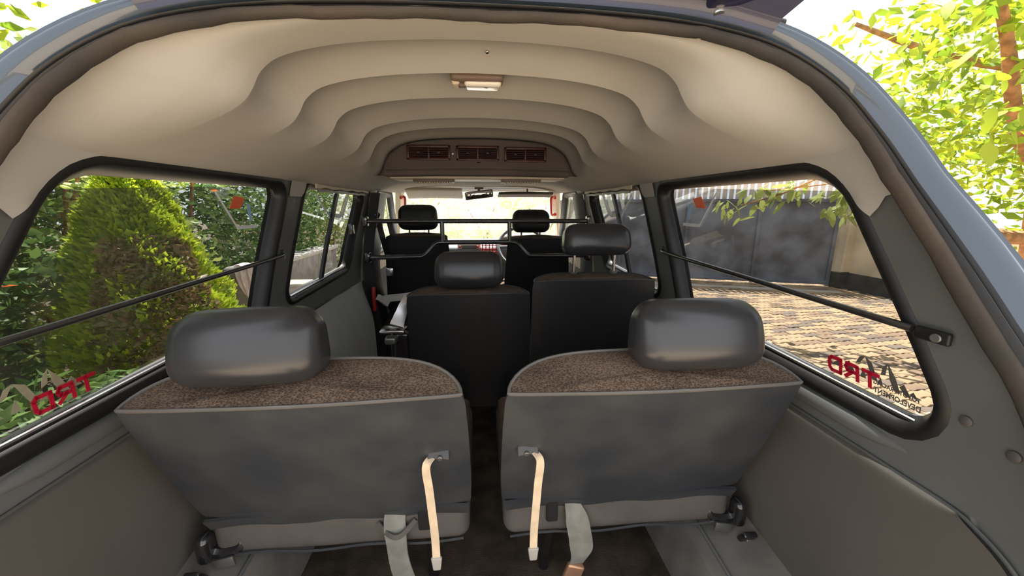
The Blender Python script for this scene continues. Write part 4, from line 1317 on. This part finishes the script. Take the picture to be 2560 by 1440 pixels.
# what shows largest through the right rear window
def vis(x, y):
    if y < 0.05: return 0
    r = x / y; s_ = 1.52 / y
    if 0.6 < r < 1.6 and s_ > 0.15 and s_ < r * 0.52: return 1 / (x * x + y * y)
    return 0
cand.sort(key=lambda c: -vis(*c))
rest = ([], [])
rv = [[], [], []]; rf = [[], [], []]
for k, (x, y) in enumerate(cand):
    t = random.choices((0, 1, 2), (0.62, 0.24, 0.14))[0]
    dz_ = random.uniform(-0.004, 0.004); rz = ang + random.uniform(-0.015, 0.015)
    if k < 300:
        o = bpy.data.objects.new('paver', pm[t][0]); COL.objects.link(o)
        o.location = (x, y, GROUND_Z + dz_); o.rotation_euler = (random.uniform(-.01, .01), random.uniform(-.01, .01), rz)
        o.parent = ground
    else:
        c_, s_ = math.cos(rz), math.sin(rz); b0 = len(rv[t])
        rv[t] += [(x + a * c_ - b * s_, y + a * s_ + b * c_, GROUND_Z + dz_ + z) for a, b, z in pm[t][1]]
        rf[t] += [tuple(q + b0 for q in f) for f in pm[t][2]]
for t, m in enumerate((M_PAVE_A, M_PAVE_B, M_PAVE_C)):
    o = mk('far_pavers', rv[t], rf[t], m, ground, smooth=False)
    o['kind'] = 'stuff'
# the yard ahead of and behind the van, sunlit
def brick_ground():
    m, nt, b = nodes_of('yard_paving')
    b.inputs['Roughness'].default_value = 0.9
    tc = nt.nodes.new('ShaderNodeTexCoord'); br = nt.nodes.new('ShaderNodeTexBrick')
    br.inputs['Scale'].default_value = 2.4
    br.inputs['Color1'].default_value = (0.64, 0.53, 0.40, 1); br.inputs['Color2'].default_value = (0.50, 0.40, 0.29, 1)
    br.inputs['Mortar'].default_value = (0.13, 0.10, 0.07, 1)
    br.inputs['Mortar Size'].default_value = 0.012
    nt.links.new(tc.outputs['Object'], br.inputs['Vector']); nt.links.new(br.outputs['Color'], b.inputs['Base Color'])
    return m
M_YARD = brick_ground()
mk('yard', *box((0, -6.0, GROUND_Z - 0.012), (14, 9.4, 0.05), 0), M_YARD, ground, smooth=False)
mk('front_apron', *box((0, 11.6, GROUND_Z - 0.008), (9, 4.6, 0.05), 0), M_STONE_L, ground, smooth=False)
mk('yard', *box((-1.1, 5.0, GROUND_Z - 0.012), (3.9, 12.4, 0.05), 0), M_YARD, ground, smooth=False)
mk('garden_bed', *box((-6.6, 4.0, GROUND_Z + 0.01), (7.0, 26, 0.06), 0), M_SOIL, ground, smooth=False)

# ------------------------------------------------------------------ gate and boundary wall
gA, gB = Vector((6.45, 6.55, GROUND_Z)), Vector((1.75, 8.26, GROUND_Z))
gd = (gB - gA).normalized(); gn = Vector((-gd.y, gd.x, 0));
if gn.y > 0: gn = -gn
gate = thing('steel_gate', 'dark weathered steel gate with pale picket strip on top', 'gate', tuple((gA + gB) / 2))
grot = Matrix(((gd.x, -gd.y, 0), (gd.y, gd.x, 0), (0, 0, 1)))
glen = (gB - gA).length
npan = 4
for i in range(npan):
    c = gA + gd * (glen * (i + 0.5) / npan) + Vector((0, 0, 0.84))
    mk('gate_sheet', *box(c + gn * (0.004 * (i % 2)), (glen / npan - 0.012, 0.03, 1.50), 0.004, rot=grot), M_GATE, gate, smooth=False)
for z in (0.10, 1.60):
    mk('gate_rail', *box(gA + gd * glen / 2 + gn * 0.03 + Vector((0, 0, z)), (glen, 0.06, 0.06), 0.006, rot=grot), M_GATE, gate)
for i in range(npan + 1):
    mk('gate_post', *box(gA + gd * (glen * i / npan) + gn * 0.028 + Vector((0, 0, 0.83)), (0.06, 0.05, 1.58), 0.006, rot=grot), M_GATE, gate)
npk = 44
for i in range(npk):
    mk('picket', *box(gA + gd * (glen * (i + 0.5) / npk) - gn * 0.02 + Vector((0, 0, 1.88)), (glen / npk * 0.68, 0.02, 0.56), 0.005, rot=grot), M_PICKET, gate, smooth=False)
mk('kerb', *box(gA + gd * glen / 2 + gn * 0.55 + Vector((0, 0, 0.01)), (glen * 1.0, 0.14, 0.06), 0.01, rot=grot), M_STONE_L, ground)

bw = structure('wall_boundary')
mk('plaster_wall', *box((6.75, 2.2, GROUND_Z + 0.62), (0.2, 8.6, 1.24), 0.01), M_PLASTER, bw, smooth=False)
mk('gate_pier', *box((6.72, 6.55, GROUND_Z + 0.80), (0.42, 0.42, 1.62), 0.015), M_PLASTER, bw, smooth=False)
mk('damp_base', *box((6.64, 2.2, GROUND_Z + 0.15), (0.04, 8.6, 0.34), 0.008), M_MOSS, bw, smooth=False)
mk('damp_base', *box((6.70, 6.42, GROUND_Z + 0.16), (0.44, 0.20, 0.34), 0.008), M_MOSS, bw, smooth=False)

# ------------------------------------------------------------------ plants
def leaf_cloud(name, P, size, m, parent, aspect=0.45, up_bias=0.0, droop=0.0, nrm=None, kind='stuff', jitter=0.4):
    """P: (n,3) centres. Each leaf is a folded four-point blade."""
    n = len(P)
    d = RNG.normal(size=(n, 3)); d[:, 2] = d[:, 2] * 0.6 + up_bias - droop
    if nrm is not None: d = d * 0.5 + nrm
    d /= np.linalg.norm(d, axis=1)[:, None] + 1e-9
    r = RNG.normal(size=(n, 3)); s = np.cross(d, r); s /= np.linalg.norm(s, axis=1)[:, None] + 1e-9
    f = np.cross(d, s)
    L = size * (1 + jitter * (RNG.random(n) - 0.5) * 2)[:, None]
    Wd = L * aspect * 0.5
    a = P - d * L * 0.5; t = P + d * L * 0.5
    l = P + s * Wd + f * Wd * 0.25 - d * L * 0.05; q = P - s * Wd + f * Wd * 0.25 - d * L * 0.05
    V = np.stack([a, l, t, q], axis=1).reshape(-1, 3)
    idx = np.arange(n) * 4
    F = np.concatenate([np.stack([idx, idx + 1, idx + 2], 1), np.stack([idx, idx + 2, idx + 3], 1)])
    me = bpy.data.meshes.new(name)
    me.vertices.add(len(V)); me.vertices.foreach_set('co', V.astype(np.float32).ravel())
    me.loops.add(F.size); me.loops.foreach_set('vertex_index', F.astype(np.int32).ravel())
    me.polygons.add(len(F)); me.polygons.foreach_set('loop_start', np.arange(0, F.size, 3).astype(np.int32))
    me.update(calc_edges=True)
    me.materials.append(m)
    o = bpy.data.objects.new(name, me); COL.objects.link(o)
    if parent:
        o.parent = parent; o.matrix_parent_inverse = Matrix.Translation(-Vector(parent.location))
    if kind: o['kind'] = kind
    return o

def shell_points(c, rad, n, inner=0.55):
    d = RNG.normal(size=(n, 3)); d /= np.linalg.norm(d, axis=1)[:, None]
    rr = inner + (1 - inner) * RNG.random(n) ** 0.6
    lump = 1 + 0.16 * np.sin(d[:, 0] * 7 + c[1] * 3) * np.sin(d[:, 1] * 6 + c[0]) + 0.12 * np.sin(d[:, 2] * 9 + c[1])
    return np.array(c) + d * np.array(rad) * (rr * lump)[:, None]

def bush(name, label, c, rad, n, size, m, cat='bush', group='leafy bushes of the left hedge', flowers=0):
    t = thing(name, label, cat, (c[0], c[1], GROUND_Z), group)
    leaf_cloud('foliage', shell_points(c, rad, n), size, m, t)
    if flowers:
        leaf_cloud('flowers', shell_points(c, rad, flowers, 0.95), size * 0.9, L_RED, t, aspect=0.8)
    for k in range(3):
        a = k * 2.1 + c[1]
        mk('stem', *tube(smooth_path([(c[0] + 0.05 * k, c[1], GROUND_Z), (c[0] + 0.15 * math.cos(a), c[1] + 0.15 * math.sin(a), (GROUND_Z + c[2]) / 2), (c[0] + rad[0] * .5 * math.cos(a), c[1] + rad[1] * .5 * math.sin(a), c[2] + rad[2] * .3)], 4), [0.03] * 5 + [0.02] * 4, 7), M_BARK, t)
    return t

hedge = [((-3.6, 0.9, -0.6), (0.9, 1.0, 1.0), L_HEDGE, 'dark hedge bush nearest the tailgate on the left'),
         ((-3.7, 2.3, -0.3), (0.9, 1.0, 1.25), L_HEDGE, 'dark hedge bush behind the bright conifer'),
         ((-4.0, 3.9, -0.1), (1.0, 1.2, 1.45), L_LIGHT, 'lighter leafy bush just beyond the conifer'),
         ((-4.3, 5.9, 0.0), (1.1, 1.3, 1.55), L_HEDGE, 'hedge bush beyond the stone post'),
         ((-4.2, 8.0, 0.1), (1.2, 1.4, 1.7), L_HEDGE, 'tall hedge bush seen through the sliding door window'),
         ((-3.9, 10.4, 0.1), (1.4, 1.4, 1.7), L_LIGHT, 'pale bush at the far end of the left hedge'),
         ((-5.3, 1.6, 0.4), (1.2, 1.6, 1.3), L_HEDGE, 'rear hedge bush high behind the nearest one'),
         ((-5.6, 4.6, 0.6), (1.2, 1.9, 1.5), L_HEDGE, 'rear hedge bush high behind the middle of the hedge')]
for i, (c, rad, m, lb) in enumerate(hedge):
    bush('hedge_bush', lb, c, rad, 8000, 0.10, m, flowers=18 if i in (1, 2, 3) else 0)
low_spots = [(-2.2, 0.8, -1.25, 0.55), (-2.6, 1.7, -1.2, 0.6), (-2.1, 2.3, -1.3, 0.45)]
lb3 = ['low shrub under the left rear window', 'low leafy shrub in front of the conifer', 'small pale shrub at the foot of the conifer']
for (x, y, z, r), lb in zip(low_spots, lb3):
    bush('low_shrub', lb, (x, y, z), (r, r, 0.35), 900, 0.10, L_HEDGE, cat='shrub', group='low shrubs along the paving')

# bright conifer
cf = thing('conifer', 'bright yellow green conifer outside the left rear window', 'conifer', (-2.66, 3.25, GROUND_Z))
n = 20000
h = RNG.random(n) ** 0.8
th = RNG.random(n) * 2 * math.pi
rad0 = 0.56 * np.clip(np.minimum((1 - h) ** 0.78 * 1.25, 0.35 + h * 4), 0.02, 1.0)
lob = 1 + 0.22 * np.sin(th * 5 + h * 9) * np.sin(h * 17 + th * 2)
rr = rad0 * lob * (0.72 + 0.28 * RNG.random(n) ** 0.5)
P = np.stack([-2.66 + rr * np.cos(th), 3.25 + rr * np.sin(th), GROUND_Z + 0.12 + h * 1.86], 1)
outw = np.stack([np.cos(th), np.sin(th), 0.9 * np.ones(n)], 1)
leaf_cloud('foliage', P, 0.062, L_CONIF, cf, aspect=0.5, nrm=outw)
n2 = 1500
h2 = 0.1 + 0.55 * RNG.random(n2); th2 = RNG.random(n2) * 1.4 - 1.5
r2 = 0.60 * np.clip((1 - h2) ** 0.75 * 1.25, 0.02, 1)
leaf_cloud('dry_foliage', np.stack([-2.66 + r2 * np.cos(th2), 3.25 + r2 * np.sin(th2), GROUND_Z + 0.12 + h2 * 1.8], 1), 0.07, L_DRY, cf, aspect=0.4)
mk('trunk', *tube([(-2.66, 3.25, GROUND_Z), (-2.66, 3.25, GROUND_Z + 1.6)], [0.06, 0.02], 8), M_BARK, cf)

# stone post with draped cloth, low wall
po = thing('stone_post', 'grey stone post beside the conifer with a cloth over it', 'post', (-2.88, 5.0, GROUND_Z))
mk('shaft', *box((-2.88, 5.0, GROUND_Z + 0.33), (0.34, 0.34, 0.66), 0.02), M_STONE, po)
mk('cap', *rounded(0.21, 0.21, 0.07, 0.06, 3, 2, lambda x, y, z: Vector((-2.88 + x, 5.0 + y, GROUND_Z + 0.72 + z))), M_STONE, po)
secs = []
for k in range(14):
    t = k / 13
    yy = 4.80 - 0.03 * math.sin(t * 5) - 0.05 * t
    zz = GROUND_Z + 0.80 - 0.62 * t if k > 1 else GROUND_Z + 0.80
    if k == 0: yy = 4.98
    secs.append([Vector((-2.79 + 0.17 * t + u * 0.13 * (1 + 0.2 * math.sin(t * 4)), yy - 0.02 * math.sin(u * 11 + t * 4), zz - 0.02 * u)) for u in np.linspace(-1, 1, 14)])
V, F = loft(secs, False)
cl = mk('draped_cloth', V, F, M_CLOTH)
md = cl.modifiers.new('thickness', 'SOLIDIFY'); md.thickness = 0.006
tag(cl, 'pink striped cloth draped over the grey stone post', 'cloth')
lw = thing('low_garden_wall', 'low dark grey garden wall beyond the sliding door window', 'garden wall', (-3.2, 7.2, GROUND_Z))
mk('wall_body', *box((-3.3, 7.4, GROUND_Z + 0.30), (0.3, 2.6, 0.60), 0.015), M_STONE, lw)
mk('coping', *box((-3.3, 7.4, GROUND_Z + 0.63), (0.38, 2.7, 0.07), 0.012), M_STONE_L, lw)
bb = thing('concrete_block', 'pale concrete block on the paving by the low wall', 'block', (-2.75, 5.9, GROUND_Z))
mk('block_body', *box((-2.75, 5.9, GROUND_Z + 0.18), (0.30, 0.35, 0.36), 0.03), M_STONE_L, bb)
mk('block_cap', *box((-2.75, 5.9, GROUND_Z + 0.375), (0.33, 0.38, 0.04), 0.012), M_STONE_L, bb)

# hedge ahead of the van
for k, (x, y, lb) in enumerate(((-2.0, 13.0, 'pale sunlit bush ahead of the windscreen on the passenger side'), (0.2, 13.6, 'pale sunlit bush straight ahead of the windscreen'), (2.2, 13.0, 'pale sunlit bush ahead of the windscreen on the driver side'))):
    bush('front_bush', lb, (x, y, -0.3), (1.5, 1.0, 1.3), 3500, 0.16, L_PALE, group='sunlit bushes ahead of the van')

# trees
def tree(name, label, base, branches, leaf_pts, m, size, big=None, group=None, aspect=0.42):
    t = thing(name, label, 'tree', base, group)
    for k, (pts, r0, r1) in enumerate(branches):
        P = smooth_path(pts, 4)
        rs = [r0 + (r1 - r0) * i / (len(P) - 1) for i in range(len(P))]
        mk('trunk' if k == 0 else 'branch', *tube(P, rs, 8), M_BARK, t)
    leaf_cloud('foliage', leaf_pts, size, m, t, aspect=aspect, droop=0.3)
    return t

# right-hand tree behind the wall
br = [([(5.4, 3.2, GROUND_Z), (5.3, 3.2, -0.6), (5.0, 3.1, 0.2), (4.6, 2.9, 1.0), (4.3, 2.7, 1.9)], 0.14, 0.08),
      ([(5.2, 3.2, -0.3), (4.3, 3.0, -0.25), (3.6, 2.8, -0.05), (3.1, 2.7, 0.25)], 0.07, 0.02),
      ([(5.0, 3.1, 0.2), (4.0, 2.7, 0.5), (3.3, 2.4, 1.0), (2.8, 2.2, 1.3)], 0.06, 0.02),
      ([(4.6, 2.9, 1.0), (3.9, 3.2, 1.2), (3.2, 3.4, 1.5)], 0.05, 0.015),
      ([(4.3, 3.0, -0.25), (4.0, 3.4, 0.1), (3.6, 3.9, 0.3), (3.2, 4.3, 0.25)], 0.035, 0.01),
      ([(3.6, 3.9, 0.3), (3.4, 4.2, 0.12), (3.15, 4.5, 0.0)], 0.012, 0.006)]
pts = []
def cl_pts(c, rad, n): pts.append(shell_points(c, rad, n, 0.2))
for c, rad, n in (((3.6, 2.6, 0.9), (1.0, 0.9, 0.6), 900), ((4.3, 2.8, 1.6), (1.3, 1.2, 0.8), 1300), ((3.3, 2.0, 1.6), (0.9, 0.7, 0.6), 500), ((4.4, 3.1, 0.5), (1.0, 0.8, 0.5), 700), ((4.8, 2.4, 0.2), (0.9, 0.8, 0.5), 700), ((5.6, 3.2, 0.4), (1.0, 1.6, 0.9), 900), ((6.0, 4.0, 1.5), (1.4, 1.8, 1.0), 1000)):
    cl_pts(c, rad, n)
lp = np.concatenate(pts)
rt = tree('broadleaf_tree', 'overexposed broadleaf tree leaning over the right rear corner', (5.4, 3.2, GROUND_Z), br, lp, L_TREE, 0.11)
# individually built large leaves near the van
def leaf_mesh(name, m):
    V, F = [], []
    n = 8
    for i in range(n + 1):
        t = i / n
        w = 0.20 * math.sin(math.pi * t ** 0.85) ** 0.8 + 0.004
        bend = -0.18 * t * t
        V += [(t, -w, bend + 0.05 * w), (t, 0, bend), (t, w, bend + 0.05 * w)]
    for i in range(n):
        for j in range(2):
            a = i * 3 + j
            F.append((a, a + 1, a + 4, a + 3))
    me = bpy.data.meshes.new(name); me.from_pydata(V, [], F); me.materials.append(m)
    me.polygons.foreach_set('use_smooth', [True] * len(me.polygons))
    return me
lm = leaf_mesh('leaf', L_TREE)
lm2 = leaf_mesh('leaf', L_LIGHT)
def put_leaf(parent, p, d, L, me, roll):
    o = bpy.data.objects.new('leaf', me); COL.objects.link(o)
    q = Vector(d).to_track_quat('X', 'Z')
    o.matrix_world = Matrix.LocRotScale(Vector(p) - Vector(parent.location), q @ Matrix.Rotation(roll, 3, 'X').to_quaternion(), (L, L, L))
    o.parent = parent
    return o
for i in range(80):
    c = random.choice(((2.75, 1.85, 0.75), (2.9, 2.1, 1.1), (2.6, 1.6, 1.05), (3.1, 1.9, 0.45), (3.2, 1.7, 0.9)))
    p = [c[0] + random.gauss(0, .28), c[1] + random.gauss(0, .22), c[2] + random.gauss(0, .2)]
    d = (random.uniform(-1, -0.1), random.uniform(-.7, .7), random.uniform(-1.0, 0.15))
    put_leaf(rt, p, d, random.uniform(0.09, 0.17), lm, random.uniform(-.8, .8))
# sprays hanging in front of the gate
for (bx, by, bz, k) in ((3.25, 4.35, 0.14, 26), (3.05, 4.5, -0.02, 16), (3.95, 3.9, 0.16, 30), (4.0, 3.95, -0.05, 24), (3.6, 4.2, 0.2, 20)):
    for i in range(k):
        p = (bx + random.gauss(0, .13), by + random.gauss(0, .12), bz + random.gauss(0, .07))
        put_leaf(rt, p, (random.uniform(-1, .6), random.uniform(-.6, .6), random.uniform(-1.2, .1)), random.uniform(0.09, 0.19), lm2, random.uniform(-.8, .8))
mk('branch', *tube(smooth_path([(4.4, 3.6, 0.5), (4.1, 3.85, 0.30), (3.8, 4.1, 0.22), (3.3, 4.35, 0.16)], 5), [0.012] * 8 + [0.007] * 8, 7), M_BARK, rt)

pts = []
for c, rad, n in (((-3.0, 2.2, 1.3), (0.9, 0.8, 0.5), 700), ((-2.6, 2.6, 1.7), (0.9, 0.8, 0.5), 600), ((-3.6, 1.6, 1.0), (0.9, 0.9, 0.5), 800), ((-4.2, 2.6, 1.9), (1.2, 1.2, 0.8), 900)):
    cl_pts(c, rad, n)
tree('garden_tree', 'sunlit tree crown above the hedge at the left rear corner', (-4.6, 2.4, GROUND_Z), [([(-4.6, 2.4, GROUND_Z), (-4.5, 2.4, 0.0), (-4.2, 2.4, 1.2), (-3.6, 2.3, 1.7)], 0.10, 0.03), ([(-4.3, 2.4, 0.9), (-3.5, 2.0, 1.1), (-3.0, 2.2, 1.4)], 0.04, 0.012)], np.concatenate(pts), L_TREE, 0.13)
